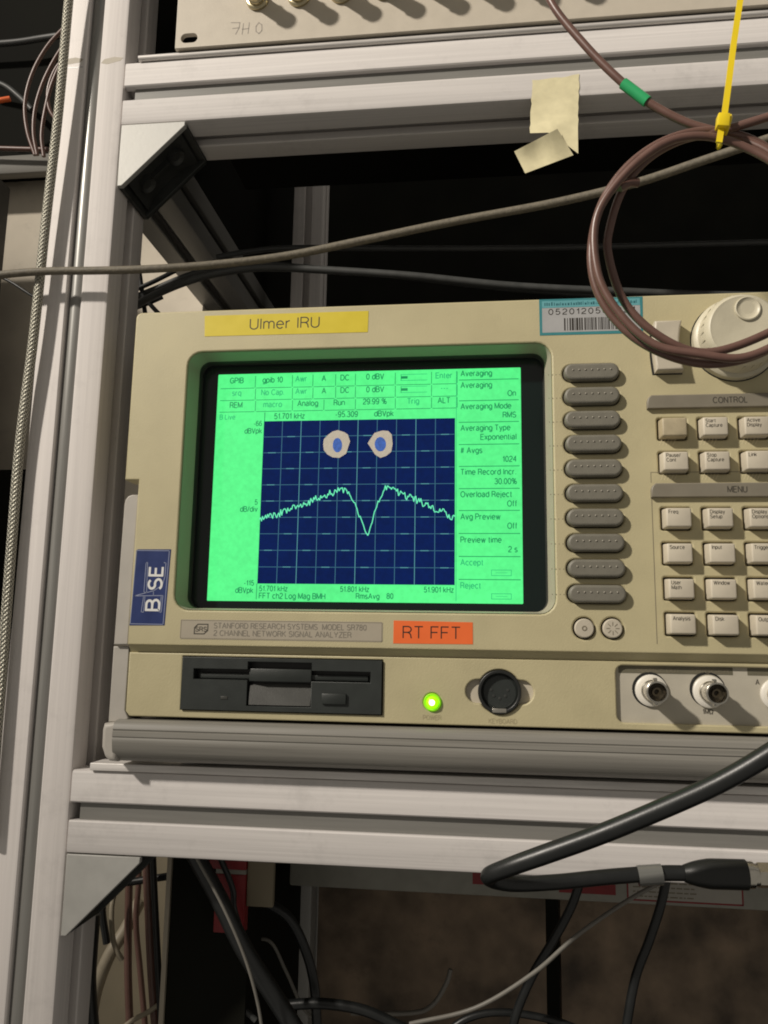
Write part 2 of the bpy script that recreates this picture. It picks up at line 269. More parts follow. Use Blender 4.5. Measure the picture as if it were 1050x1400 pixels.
# ------------------------------------------------------------------ mesh helpers (millimetres in, metres out)
class MB:
    def __init__(s): s.v = []; s.f = []; s.uv = []
    def add(s, vs, fs, uvs=None):
        o = len(s.v); s.v += [tuple(p) for p in vs]
        for i, f in enumerate(fs):
            s.f.append(tuple(k + o for k in f)); s.uv.append(uvs[i] if uvs else [(0, 0)] * len(f))
        return s
    def box(s, x0, x1, y0, y1, z0, z1, b=0.0, seg=2):
        bm = bmesh.new(); bmesh.ops.create_cube(bm, size=1)
        for v in bm.verts:
            v.co = Vector(((x0 + x1) / 2 + v.co.x * (x1 - x0), (y0 + y1) / 2 + v.co.y * (y1 - y0), (z0 + z1) / 2 + v.co.z * (z1 - z0)))
        if b > 0: bmesh.ops.bevel(bm, geom=bm.edges[:], offset=b, segments=seg, profile=0.5, affect='EDGES')
        return s.bm(bm)
    def bm(s, bm, mtx=None):
        bm.verts.ensure_lookup_table(); bm.verts.index_update()
        vs = [(mtx @ v.co if mtx else v.co.copy()) for v in bm.verts]
        s.add(vs, [[v.index for v in f.verts] for f in bm.faces]); bm.free(); return s
    def quad(s, pts): return s.add(pts, [tuple(range(len(pts)))])
    def sheet(s, poly, y): return s.add([(x, y, z) for x, z in poly], [tuple(range(len(poly)))])
    def rect(s, x0, z0, x1, z1, y): return s.sheet([(x0, z0), (x1, z0), (x1, z1), (x0, z1)], y)
    def line(s, pts, wd, y):
        """flat printed stroke on the plane y"""
        for (a, b) in zip(pts[:-1], pts[1:]):
            dx, dz = b[0] - a[0], b[1] - a[1]; l = math.hypot(dx, dz) or 1
            ex, ez = dx / l * wd * 0.25, dz / l * wd * 0.25
            nx, nz = -dz / l * wd / 2, dx / l * wd / 2
            s.sheet([(a[0] - ex + nx, a[1] - ez + nz), (a[0] - ex - nx, a[1] - ez - nz), (b[0] + ex - nx, b[1] + ez - nz), (b[0] + ex + nx, b[1] + ez + nz)], y)
        return s
    def curve(s, polys, y0, y1, bev=0.0, res=2):
        """plate between y0 (front) and y1 from a filled outline with holes"""
        cu = bpy.data.curves.new('tmp', 'CURVE'); cu.dimensions = '2D'; cu.fill_mode = 'BOTH'
        for k, pl in enumerate(polys):
            ar = sum(pl[i][0] * pl[(i + 1) % len(pl)][1] - pl[(i + 1) % len(pl)][0] * pl[i][1] for i in range(len(pl)))
            if (ar > 0) != (k == 0): pl = pl[::-1]
            sp = cu.splines.new('POLY'); sp.points.add(len(pl) - 1)
            for i, p in enumerate(pl): sp.points[i].co = (p[0], p[1], 0, 1)
            sp.use_cyclic_u = True
        cu.extrude = (y1 - y0) / 2 - bev; cu.bevel_depth = bev; cu.bevel_resolution = res
        if bev: cu.offset = -bev
        return s._conv(cu, lambda c: (c.x, (y0 + y1) / 2 - c.z, c.y))
    def _conv(s, cu, fn):
        o = bpy.data.objects.new('tmp', cu); C.objects.link(o)
        bpy.context.view_layer.update()
        me = bpy.data.meshes.new_from_object(o.evaluated_get(bpy.context.evaluated_depsgraph_get()))
        s.add([fn(v.co) for v in me.vertices], [tuple(p.vertices) for p in me.polygons])
        bpy.data.objects.remove(o); bpy.data.curves.remove(cu); bpy.data.meshes.remove(me)
        return s
    def text(s, body, x, z, size, y, align='LEFT', width=None, bold=0.0, rot=0.0, space=1.0, wt=0.15):
        """plain grotesque lettering drawn as flat strokes; size = 1.4 x cap height"""
        k = size * 0.70; cx = 0.0; strokes = []
        for ch in body:
            adv, st_ = GLYPH.get(ch, (0.35, []))
            strokes += [[(cx + px, py) for px, py in l] for l in st_]
            cx += (adv + 0.20) * space
        if not strokes: return s
        xs = [p[0] for l in strokes for p in l]; a, b = min(xs), max(xs)
        kx = (width / (b - a)) if width else k
        off = {'LEFT': 0, 'CENTER': -(b - a) * kx / 2, 'RIGHT': -(b - a) * kx}[align]
        cs, sn = math.cos(rot), math.sin(rot); wd = k * (wt + bold * .6); n = 0
        for l in strokes:
            q = []
            for px, py in l:
                u = (px - a) * kx + off; t = py * k
                q.append((x + u * cs - t * sn, z + u * sn + t * cs))
            for i, (p, r) in enumerate(zip(q[:-1], q[1:])):
                dx, dz = r[0] - p[0], r[1] - p[1]; ln = math.hypot(dx, dz) or 1e-6
                ex, ez = dx / ln * wd * .38, dz / ln * wd * .38
                e0 = 0 if i == 0 else 1; e1 = 0 if i == len(q) - 2 else 1
                nx, nz = -dz / ln * wd / 2, dx / ln * wd / 2
                yy = y - (n % 7) * 0.0015; n += 1
                s.add([(p[0] - ex * e0 + nx, yy, p[1] - ez * e0 + nz), (p[0] - ex * e0 - nx, yy, p[1] - ez * e0 - nz),
                       (r[0] + ex * e1 - nx, yy, r[1] + ez * e1 - nz), (r[0] + ex * e1 + nx, yy, r[1] + ez * e1 + nz)], [(0, 1, 2, 3)])
        return s
    def rev(s, prof, cx, cz, n=32, axis='y', c0=0.0):
        """turned part: prof = [(r, y)...] about the line x = cx, z = cz"""
        vs = []; fs = []
        for r, y in prof:
            for i in range(n):
                a = math.tau * i / n; vs.append((cx + r * math.cos(a), y, cz + r * math.sin(a)))
        for j in range(len(prof) - 1):
            for i in range(n):
                k = (i + 1) % n; fs.append((j * n + i, (j + 1) * n + i, (j + 1) * n + k, j * n + k))
        if prof[0][0] > 1e-6: fs.append(tuple(range(n)))
        if prof[-1][0] > 1e-6: fs.append(tuple(range((len(prof) - 1) * n, len(prof) * n))[::-1])
        return s.add(vs, fs)
    def tube(s, pts, r, n=12, sub=8, cap=True, flat=1.0, wob=0.0):
        pts = [Vector(p) for p in pts]
        P_ = [pts[0] * 2 - pts[1]] + pts + [pts[-1] * 2 - pts[-2]]
        path = []
        for i in range(1, len(P_) - 2):
            a, b, c, d = P_[i - 1:i + 3]
            for k in range(sub):
                t = k / sub
                path.append(0.5 * ((2 * b) + (c - a) * t + (2 * a - 5 * b + 4 * c - d) * t * t + (3 * b - a - 3 * c + d) * t ** 3))
        path.append(pts[-1])
        if wob: path = [p + Vector((random.uniform(-wob, wob), 0, random.uniform(-wob, wob))) for p in path]
        tan = [(path[min(i + 1, len(path) - 1)] - path[max(i - 1, 0)]).normalized() for i in range(len(path))]
        nrm = tan[0].cross(Vector((0.1, 1, 0.05))).normalized()
        vs = []; fs = []; uv = []; ln = 0; lens = []
        for i, p in enumerate(path):
            if i: ln += (p - path[i - 1]).length
            lens.append(ln / 1000)
            nrm = (nrm - tan[i] * nrm.dot(tan[i])).normalized(); bn = tan[i].cross(nrm)
            rr = r(i / (len(path) - 1)) if callable(r) else r
            for k in range(n):
                a = math.tau * k / n; vs.append(p + nrm * math.cos(a) * rr + bn * math.sin(a) * rr * flat)
        for i in range(len(path) - 1):
            for k in range(n):
                k2 = (k + 1) % n
                fs.append((i * n + k, i * n + k2, (i + 1) * n + k2, (i + 1) * n + k))
                uv.append([(lens[i], k / n), (lens[i], (k + 1) / n), (lens[i + 1], (k + 1) / n), (lens[i + 1], k / n)])
        if cap:
            fs.append(tuple(range(n))[::-1]); uv.append([(0, 0)] * n)
            fs.append(tuple((len(path) - 1) * n + k for k in range(n))); uv.append([(0, 0)] * n)
        return s.add(vs, fs, uv)
    def extrude(s, sec, a, b, fn):
        """constant section swept from a to b; fn(u, v, t) -> point"""
        n = len(sec); vs = [fn(u, v, a) for u, v in sec] + [fn(u, v, b) for u, v in sec]
        fs = [(i, (i + 1) % n, n + (i + 1) % n, n + i) for i in range(n)]
        fs += [tuple(range(n))[::-1], tuple(range(n, 2 * n))]
        return s.add(vs, fs)
    def build(s, name, m, parent=None, ang=35, flip=True):
        me = bpy.data.meshes.new(name)
        me.from_pydata([(x / 1000, y / 1000, z / 1000) for x, y, z in s.v], [], s.f)
        ul = me.uv_layers.new(name='UVMap')
        flat = [c for f in s.uv for p in f for c in p]
        if len(flat) == len(ul.data) * 2: ul.data.foreach_set('uv', flat)
        bm = bmesh.new(); bm.from_mesh(me); bmesh.ops.recalc_face_normals(bm, faces=bm.faces[:]); bm.to_mesh(me); bm.free()
        me.polygons.foreach_set('use_smooth', [True] * len(me.polygons))
        me.set_sharp_from_angle(angle=math.radians(ang))
        me.materials.append(m)
        o = bpy.data.objects.new(name, me); C.objects.link(o)
        if parent:
            o.parent = parent; bpy.context.view_layer.update(); o.matrix_parent_inverse = parent.matrix_world.inverted()
        return o

def rr(x0, z0, x1, z1, r, n=5):
    o = []
    for cx, cz, a0 in ((x1 - r, z1 - r, 0), (x0 + r, z1 - r, 90), (x0 + r, z0 + r, 180), (x1 - r, z0 + r, 270)):
        for k in range(n + 1):
            a = math.radians(a0 + 90 * k / n); o.append((cx + r * math.cos(a), cz + r * math.sin(a)))
    return o
def circ(cx, cz, r, n=28): return [(cx + r * math.cos(math.tau * k / n), cz + r * math.sin(math.tau * k / n)) for k in range(n)]
def tag(o, label=None, cat=None, group=None, kind=None):
    if label: o['label'] = label
    if cat: o['category'] = cat
    if group: o['group'] = group
    if kind: o['kind'] = kind
    return o
def thing(name, label, cat, loc, group=None):
    o = bpy.data.objects.new(name, None); C.objects.link(o); o.location = Vector(loc) / 1000; o.empty_display_size = 0.02
    bpy.context.view_layer.update()
    return tag(o, label, cat, group)
def copy_of(o, dx, dz, parent):
    """copy of a part (and its sub-parts) moved by dx, dz millimetres"""
    c = o.copy(); C.objects.link(c); c.parent = parent
    if parent is not None and o.parent is not None: c.matrix_parent_inverse = o.matrix_parent_inverse.copy()
    c.location = o.location + Vector((dx, 0, dz)) / 1000
    for ch in [x for x in bpy.data.objects if x.parent == o]:
        d = ch.copy(); C.objects.link(d); d.parent = c; d.matrix_parent_inverse = ch.matrix_parent_inverse.copy()
    return c

# ------------------------------------------------------------------ setting
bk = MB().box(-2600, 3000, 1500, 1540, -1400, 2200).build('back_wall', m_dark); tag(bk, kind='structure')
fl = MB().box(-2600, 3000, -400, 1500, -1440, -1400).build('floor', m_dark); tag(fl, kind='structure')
wx = PM(277, 420, 262).x
cw = MB().box(-1500, wx, 262, 300, -1400, 1500).build('concrete_wall', m_wall); tag(cw, kind='structure')

# ------------------------------------------------------------------ aluminium frame
def section():
    side = [(-18.2, -20), (-5.0, -20), (-4.3, -19.4), (-4.3, -15.5), (-10, -15.5), (-10, -13.2), (-5.5, -8.6),
            (5.5, -8.6), (10, -13.2), (10, -15.5), (4.3, -15.5), (4.3, -19.4), (5.0, -20), (18.2, -20), (19.45, -19.45)]
    out = []
    for k in range(4):
        c, s_ = (1, 0, -1, 0)[k], (0, 1, 0, -1)[k]
        out += [(u * c - v * s_, u * s_ + v * c) for u, v in side]
    return out
SEC = section()
SIDEZ = 349
YF = 12                                            # front face of the frame, mm
def beam_x(x0, x1, zc, yc): return MB().extrude(SEC, x0, x1, lambda u, v, t: (t, yc + v, zc + u))
def post_z(z0, z1, xc, yc): return MB().extrude(SEC, z0, z1, lambda u, v, t: (xc + u, yc + v, t))
def beam_y(y0, y1, xc, zc): return MB().extrude(SEC, y0, y1, lambda u, v, t: (xc + u, t, zc + v))

t = thing('frame_post', 'upright silver aluminium profile post with grey slot strips, braided cable hanging before it', 'post', (-53, 32, -260))
post_z(-260, 560, -53, YF + 20).build('profile', m_alz, t)
sec = [(-4.1, 0), (-4.1, -2.2), (-2.2, -3.6), (0, -4.1), (2.2, -3.6), (4.1, -2.2), (4.1, 0)]
MB().extrude(sec, -259, 559, lambda u, v, q: (-53 + u, YF + 5.5 + v, q)).build('slot_strip', m_coverz, t)
MB().box(-72.2, -59, YF - 0.05, YF, 367.5, 368.3).build('scratch_line', m_foil, t)
MB().curve([[(-72, 371), (-68, 370.2), (-61, 371), (-59, 373), (-64, 374.5), (-70, 373.8)]], YF - .04, YF + .1).curve([[(-48, 369.5), (-44, 368.5), (-36, 370.2), (-34.5, 372), (-40, 373), (-46, 372)]], YF - .04, YF + .1).build('glue_residue', m_plate, t)

def front_beam(zc, label, strip_x0):
    t = thing('cross_beam', label, 'beam', (-33, 32, zc - 20))
    beam_x(-32.6, 520, zc, YF + 20).build('profile', m_alx, t)
    MB().extrude([(-4.2, 0), (-4.2, -1.2), (4.2, -1.2), (4.2, 0)], strip_x0, 519, lambda u, v, q: (q, YF + 4.2 + v, zc + u)).build('slot_strip', m_cover, t)
    return t
front_beam(348.8, 'silver aluminium cross beam with masking tape on it, just under the knob panel', -27)
front_beam(-49.3, 'silver aluminium cross beam carrying the shelf under the analyzer', -28.5)

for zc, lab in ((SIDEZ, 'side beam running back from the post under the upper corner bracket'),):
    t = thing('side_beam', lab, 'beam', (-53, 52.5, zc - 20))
    beam_y(52.5, 470, -53, zc).build('profile', m_aly_shade, t)
for px, lab in ((418, 'rear aluminium post seen above the analyzer behind the black cables'), (371, 'faint rear aluminium post, the one farther back in the dark')):
    dd = 300 if px == 418 else 420
    q = PM(px, 330, dd)
    t = thing('rear_post', lab, 'post', (q.x, dd + 20, -600))
    MB().extrude([(u * .72, v * .72) for u, v in SEC], -26 if px == 418 else -400, 560, lambda u, v, q_: (q.x + u, dd + 20 + v, q_)).build('profile', m_alz, t)

def bracket(z_in, sgn, label):
    """45 degree corner bracket: two legs and a sloping web with two screw pockets"""
    t = thing('corner_bracket', label, 'bracket', (-32.5, YF + 20, z_in))
    a = 38.0
    x0 = -32.5; y0, y1 = YF + 0.2, YF + 38
    f = lambda x, z: (x0 + x, z_in + sgn * z)
    tri = [(0, 0.0), (a, 0.0), (a, 2.6), (2.6, a), (0, a)]
    for ya, yb in ((y0, y0 + 3.2), (y1 - 3.2, y1)):
        pass
    MB().curve([[f(*p) for p in tri]], y0, y0 + 3.2, 0.4).build('cheek', m_bracket, t)
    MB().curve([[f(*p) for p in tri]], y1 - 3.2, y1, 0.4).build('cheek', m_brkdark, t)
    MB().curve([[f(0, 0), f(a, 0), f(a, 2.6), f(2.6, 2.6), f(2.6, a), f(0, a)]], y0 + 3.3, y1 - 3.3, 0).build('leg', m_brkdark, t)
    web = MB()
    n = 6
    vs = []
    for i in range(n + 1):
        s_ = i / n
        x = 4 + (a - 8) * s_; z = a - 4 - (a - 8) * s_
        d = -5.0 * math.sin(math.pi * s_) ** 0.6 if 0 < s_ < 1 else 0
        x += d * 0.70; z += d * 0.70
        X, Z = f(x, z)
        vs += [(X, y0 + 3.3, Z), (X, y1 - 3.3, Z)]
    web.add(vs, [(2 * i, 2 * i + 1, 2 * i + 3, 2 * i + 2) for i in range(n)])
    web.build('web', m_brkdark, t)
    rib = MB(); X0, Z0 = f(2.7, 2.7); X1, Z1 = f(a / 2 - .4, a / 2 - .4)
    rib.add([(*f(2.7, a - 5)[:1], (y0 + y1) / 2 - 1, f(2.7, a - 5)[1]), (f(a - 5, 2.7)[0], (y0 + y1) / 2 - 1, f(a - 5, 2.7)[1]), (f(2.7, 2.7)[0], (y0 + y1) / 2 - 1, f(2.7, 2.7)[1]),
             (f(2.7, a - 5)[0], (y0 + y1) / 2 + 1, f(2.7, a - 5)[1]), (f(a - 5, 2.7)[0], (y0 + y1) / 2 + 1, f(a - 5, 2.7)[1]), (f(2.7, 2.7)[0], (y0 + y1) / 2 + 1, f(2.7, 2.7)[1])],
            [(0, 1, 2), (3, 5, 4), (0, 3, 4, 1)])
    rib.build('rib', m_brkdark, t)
    for sx, sz in ((a * 0.74, a * 0.30), (a * 0.30, a * 0.74)):
        X, Z = f(sx, sz)
        s = MB(); yc = (y0 + y1) / 2
        nx = Vector((1, 0, sgn)).normalized(); m4 = nx.to_track_quat('Z', 'Y').to_matrix().to_4x4(); m4.translation = Vector((X, yc, Z)) - nx * 3.2
        bm = bmesh.new(); bmesh.ops.create_cone(bm, cap_ends=True, segments=20, radius1=5.2, radius2=4.8, depth=4.0)
        bmesh.ops.inset_individual(bm, faces=[g for g in bm.faces if g.normal.z > .9], thickness=2.0, depth=-1.5)
        s.bm(bm, m4); s.build('screw', m_brkdark, t)
    return t
bracket(329.0 - 0.3, -1, 'aluminium corner bracket under the upper beam, dark hollow side with screws showing')
bracket(-69.7, -1, 'aluminium corner bracket below the lower beam, pale triangular cheek at the post')

sp = MB().box(-36, -34, 54, 620, SIDEZ + 20.5, 560).build('added_light_shield', m_dark); tag(sp, 'added black sheet above the side beam, shielding the opening from light', 'panel')  # added sheet that keeps lamp light out of the opening
# shelves
t = thing('steel_shelf', 'thin bare steel shelf plate with a worn edge between lower beam and analyzer', 'shelf', (-23, 10, -29))
sh = MB().box(-23, 500, 10.5, 330, -29.1, -25.4, 0.5)
sh.build('plate', m_steel, t)
hol = MB()
for i in range(76):
    for j in range(3):
        hol.sheet(circ(-18 + i * 6.6 + (j % 2) * 3.3, 0, 2.1, 10), 0)
hv = MB(); k = 0
for i in range(76):
    for j in range(4):
        cx, cy = -17 + i * 6.6 + (j % 2) * 3.3, 17 + j * 5.8
        hv.add([(cx + 2.0 * math.cos(math.tau * q / 10), cy + 2.0 * math.sin(math.tau * q / 10), -26.3) for q in range(10)], [tuple(range(10))])
t = thing('upper_shelf', 'shiny rounded steel edge of the shelf lying on the upper beam under the knob panel', 'shelf', (-25, 10, 369))
sec = [(0, 0), (1.6, 0.0), (2.8, 0.8), (3.1, 2.0), (3.1, 300), (0, 300)]
MB().tube([(-24.5, YF - 0.2, 370.3), (200, YF - 0.2, 370.3), (520, YF - 0.2, 370.3)], 1.75, 14, 3).build('rolled_edge', m_steel, t)
MB().box(-24.5, 520, YF, 52, 369.2, 371.2).build('plate', m_steel, t)

# ------------------------------------------------------------------ rack unit on top
t = thing('rack_unit', 'pale painted rack panel with coax sockets and pencil marks on the upper shelf', 'rack panel', (0, 10, 372))
holes = [rr(1.8, 375.4, 11.6, 381.2, 2.8), rr(1.8, 480, 11.6, 486, 2.8)]
MB().curve([[(-1.6, 372.3), (480, 372.3), (480, 505), (-1.6, 505)]] + holes, 8.0, 11.0, 0.3).build('front_panel', m_rack, t)
MB().box(-1, 480, 53, 150, 369, 505).build('housing', m_dark, t)
MB().box(14, 460, 12, 53, 371.5, 505).build('front_frame', m_case, t)
p0 = PM(352, 6, 8); zrow = PM(352, 14, 8).z + 6.2
sp_ = (PM(525, -4, 8).x - p0.x) / 3
def bnc(name, cx, cz, y, parent, mflange, mshell, depth=15.0, fr=6.6):
    r = MB().rev([(fr, y), (fr, y - 1.4), (fr - 0.8, y - 2.0), (5.0, y - 2.2)], cx, cz, 30).build(name, mflange, parent)
    s = MB().rev([(5.0, y - 2.0), (5.0, y - 4.0), (4.6, y - 4.4), (4.6, y - depth + 2), (4.9, y - depth + 1.6), (4.9, y - depth + .2), (4.6, y - depth), (4.1, y - depth), (4.0, y - depth + 9)], cx, cz, 30).build('shell', mshell, r)
    b = MB().rev([(4.0, y - depth + 3.4), (2.2, y - depth + 3.2), (2.1, y - depth + 1.6), (1.2, y - depth + 1.5), (0.9, y - depth + 3.0), (0.0, y - depth + 3.0)], cx, cz, 24).build('bore', m_inner, r)
    lug = MB()
    for sg in (-1, 1): lug.box(cx - 0.9, cx + 0.9, y - depth + 3.6, y - depth + 5.6, cz + sg * 5.2 - 0.9, cz + sg * 5.2 + 0.9, 0.3)
    lug.build('bayonet_lug', mshell, r)
    return r
first = bnc('coax_socket', p0.x, zrow, 8.0, t, m_gold, m_gold, 17)
for k in range(1, 8): copy_of(first, k * sp_, 0, t)
pm = MB(); yy = 7.93
def S(px, py, d=8.0): q = PM(px, py, d); return (q.x, q.z)
for st in ([(316, 31), (328, 31), (327, 38), (322, 47)], [(318, 39), (326, 38)], [(333, 32), (331, 47)], [(341, 31), (339, 46)], [(331, 40), (340, 39)],
           [(354, 31), (350, 36), (350, 43), (354, 46), (358, 42), (358, 34), (354, 31)]):
    pm.line([S(*p) for p in st], 0.45, yy)
pm.build('pencil_marking', m_pencil, t)

# ------------------------------------------------------------------ analyzer
A = thing('signal_analyzer', 'beige laboratory signal analyzer with lit green screen, round knob and rows of keys', 'analyzer', (0, 0, -26.4))
def front(x, z, h):
    """from a corner measured on the panel plane to the same corner on a face h mm proud of it"""
    k = (389.84 - h) / 389.84
    return 172.43 + (x - 172.43) * k, 36.265 + (z - 36.265) * k

XR = 421
SCR = dict(a=PM(268, 600, 11).x, b=PM(746, 600, 11).x, lo=PM(500, 834, 11).z, hi=PM(500, 489, 11).z)
key_x = [258.7, 277.6, 296.5, 315.4]
rows_c = [146.6, 129.8]; rows_m = [102.4, 85.6, 69.0, 52.4]
KH = 5.6
keys = []
names = [['', 'Start\nCapture', 'Active\nDisplay', ''], ['Pause/\nCont', 'Stop\nCapture', 'Link', ''],
         ['Freq', 'Display\nSetup', 'Display\nOptions', ''], ['Source', 'Input', 'Trigger', ''],
         ['User\nMath', 'Window', 'Waterfall', ''], ['Analysis', 'Disk', 'Output', '']]
for r_, zt in enumerate(rows_c + rows_m):
    for c_, xl in enumerate(key_x):
        x0, z1 = front(xl, zt, KH); keys.append((x0, z1 - 10.0, x0 + 12.8, z1, names[r_][c_], r_, c_))
SKX0, SKX1 = 213.2, 239.6
sk = [front(226, 170.3 - k * 12.15, 4)[1] for k in range(10)]
# upper bezel with all its openings
outl = [(-10, 117.5), (-2.6, 117.5), (-2.6, 110.5), (-2.8, 33.6), (XR - 9, 33.6), (XR - 9, 117.5), (XR, 117.5)] + \
       [(XR - 2.5 + 2.5 * math.cos(a), 206.0 + 2.5 * math.sin(a)) for a in (0, .4, .8, 1.2, 1.57)] + \
       [(-7.0 + 3.0 * math.cos(a), 205.5 + 3.0 * math.sin(a)) for a in (1.57, 1.97, 2.36, 2.75, 3.14)]
OX0, OZ0 = S(250, 600, 0)[0] + .3, 51.0
OX1, OZ1 = 207.6, 185.6
hl = [rr(OX0, OZ0, OX1, OZ1, 7.5)]
hl += [rr(k[0] - 0.5, k[1] - 0.5, k[2] + 0.5, k[3] + 0.5, 1.0, 3) for k in keys]
hl += [rr(SKX0 - .5, z - 4.5, SKX1 + .5, z + 4.5, 4.4, 8) for z in sk]
RB = [(220.3, 44.7), (233.2, 44.8)]
hl += [circ(x, z, 5.2) for x, z in RB]
MB().curve([outl] + hl, 0.0, 14.0, 0.9, 2).build('front_bezel', m_bezel, A)
MB().rect(210, 40, XR - 12, 180, 6.0).build('key_backing', m_black, A)
# chamfered step under the upper bezel and lower panel
st = MB().add([(-2.8, 1.2, 34.2), (XR - 9, 1.2, 34.2), (XR - 9, 5.2, 29.6), (-2.8, 5.2, 29.6)], [(0, 1, 2, 3)])
st.build('step_moulding', m_bezel, A)
FD = (24.9, 5.0, 127.2, 29.4)
fd0 = PM(246, 972, 4); fd1 = PM(524, 899, 4)
CPX0, CPZ0, CPX1, CPZ1 = 234.8, -0.2, XR - 30, 28.6
_d = S(683, 946, 4); NOTCH = []
for k in range(96):
    a = math.tau * k / 96; r_ = 10.4; best = r_
    for q_ in range(60):
        rr_ = r_ + q_ * .12; X_, Z_ = abs(rr_ * math.cos(a)), rr_ * math.sin(a)
        if (abs(Z_) <= 5.6 and X_ <= 10.4) or math.hypot(X_ - 10.4, Z_) <= 5.6: best = rr_
    NOTCH.append((_d[0] + best * math.cos(a), _d[1] + best * math.sin(a)))
holes = [[(fd0.x, fd0.z + .5), (fd1.x, fd0.z + .5), (fd1.x, 28.4), (fd0.x, 28.4)], rr(CPX0, CPZ0 + 2, CPX1, CPZ1 - .6, 3.5), circ(*S(591, 960, 4), 4.3),
         NOTCH]
din = S(683, 946, 4); led = S(591, 960, 4)
MB().curve([[(-3.2, 29.9), (-3.2, 1.0), (-1.2, -1.4), (XR - 9, -1.4), (XR - 9, 29.9)]] + holes, 4.0, 14.0, 0.7).build('lower_panel', m_bezel, A)
MB().box(2, XR - 14, 17.5, 270, 0, 205, 2).build('case', m_case, A)
for fx, fy in ((18, 60), (392, 60), (18, 300), (392, 300)):
    MB().box(fx - 11, fx + 11, fy - 11, fy + 11, -25.3, 0, 2).build('rubber_foot', m_black, A)

# screen recess: sloped lip, dark surround, lit display
lip = MB(); ra = rr(OX0 + .2, OZ0 + .3, OX1 - .2, OZ1 - .2, 7.4, 8); rb = rr(SCR['a'], max(SCR['lo'], OZ0 + 0.2), SCR['b'], SCR['hi'], 6.0, 8)
n = len(ra)
mid = [((p[0] * .55 + q[0] * .45), (p[1] * .55 + q[1] * .45)) for p, q in zip(ra, rb)]
ra2 = rr(SCR['a'] + .4, max(SCR['lo'], OZ0 + .2) + .2, SCR['b'] - .6, SCR['hi'] - .5, 5.6, 8)
lip.add([(x, .8, z) for x, z in ra] + [(x, 6.0, z) for x, z in mid] + [(x, 11.2, z) for x, z in rb],
        [(i + j * n, (i + 1) % n + j * n, (i + 1) % n + (j + 1) * n, i + (j + 1) * n) for j in (0, 1) for i in range(n)])
lip.build('screen_lip', m_plate, A)
MB().add([(x, 11.25, z) for x, z in rb] + [(x, 16.2, z) for x, z in ra2], [(i, (i + 1) % n, (i + 1) % n + n, i + n) for i in range(n)]).build('screen_frame', m_drive2, A)
scr = MB().rect(OX0 + 1, OZ0 - 1.0, OX1 + 3, OZ1 + 1, 16.1).build('screen', m_glassblack, A)
YS = 16.0
def T(px, py): return S(px, py, YS)
def avg(*a): return sum(a) / len(a)
L0 = avg(T(299, 515)[0], T(283, 822)[0]); L1 = avg(T(712, 500)[0], T(715, 825)[0]); B0 = avg(T(283, 822)[1], T(715, 825)[1]); B1 = avg(T(299, 515)[1], T(712, 500)[1])
MB().curve([rr(L0, B0, L1, B1, .5)], YS - .25, YS + .05).build('display', m_scr, scr)
G0 = avg(T(362, 576)[0], T(351, 801)[0]); G1 = avg(T(621, 572)[0], T(623, 796)[0]); H0 = T(490, 799)[1]; H1 = T(490, 574)[1]
MB().rect(G0, H0, G1, H1, YS - .30).build('plot_area', m_plot, scr)
g = MB(); gb = MB(); yg = YS - .34
for k in range(1, 10):
    x = G0 + (G1 - G0) * k / 10
    (gb if k in (2, 5, 8) else g).rect(x - .17, H0, x + .17, H1, yg)
    z = H0 + (H1 - H0) * k / 10
    for j in range(10):
        a = G0 + (G1 - G0) * j / 10; b = G0 + (G1 - G0) * (j + 1) / 10
        g.rect(a + .25, z - .15, b - .25, z + .15, yg)
        if (j + k) % 2 == 0 or k == 5: gb.rect(avg(a, b) - 2.2, z - .2, avg(a, b) + 2.0, z + .2, yg - .03)
g.build('grid', m_grid, scr); gb.build('grid_accent', m_gridb, scr)
tp = [(355, 712), (380, 703), (410, 692), (440, 679), (458, 672), (474, 671), (484, 685), (494, 712), (503, 735), (512, 700), (520, 680), (527, 668), (545, 674), (570, 684), (600, 698), (622, 708)]
pts = []
for (a, b) in zip(tp[:-1], tp[1:]):
    nstep = max(2, int((b[0] - a[0]) / 1.35))
    steep = abs(b[1] - a[1]) > abs(b[0] - a[0])
    for k in range(nstep):
        u = k / nstep
        j = random.uniform(-3.0, 3.0) if steep else random.uniform(-5, 5)
        pts.append(T(a[0] + (b[0] - a[0]) * u, a[1] + (b[1] - a[1]) * u + j))
pts.append(T(622, 706))
MB().line(pts, 0.50, YS - .40).build('trace', m_trace, scr)

tx = MB(); tf = MB(); yt = YS - .34
def st_(body, px, py, al='CENTER', size=4.1, m=None, bold=.03):
    x, z = T(px, py); (m or tx).text(body, x, z - size * .25, size, yt, al, bold=bold)
for b_, x, y, f_ in (('GPIB', 324, 521.5, 0), ('gpib 10', 373, 520.5, 0), ('Awr', 412, 519, 1), ('A', 443, 518.5, 0), ('DC', 471.5, 517.5, 0), ('0 dBV', 513, 516, 0), ('Enter', 607, 514.5, 1),
                     ('srq', 324, 538.5, 1), ('No Cap.', 373, 537.5, 1), ('Awr', 412, 536, 1), ('A', 443, 535.5, 0), ('DC', 471.5, 534.5, 0), ('0 dBV', 513, 533.5, 0), ('---', 607.5, 531.5, 1),
                     ('REM', 323, 555, 0), ('macro', 373, 554, 1), ('Analog', 421, 552.5, 0), ('Run', 464, 551.5, 0), ('29.99 %', 512.5, 550, 0), ('Trig', 565, 549.5, 1), ('ALT', 607, 548.5, 0)):
    st_(b_, x, y, m=tf if f_ else tx)
st_('B Live', 301, 571.5, 'LEFT', 3.6, tf)
st_('51.701 kHz', 396, 570); st_('-95.309', 474, 567.5); st_('dBVpk', 525, 566.5)
st_('-66', 358, 580, 'RIGHT', 3.6); st_('dBVpk', 358, 590, 'RIGHT', 3.8)
st_('5', 352, 687.5, 'RIGHT', 3.6); st_('dB/div', 352, 697, 'RIGHT', 3.8)
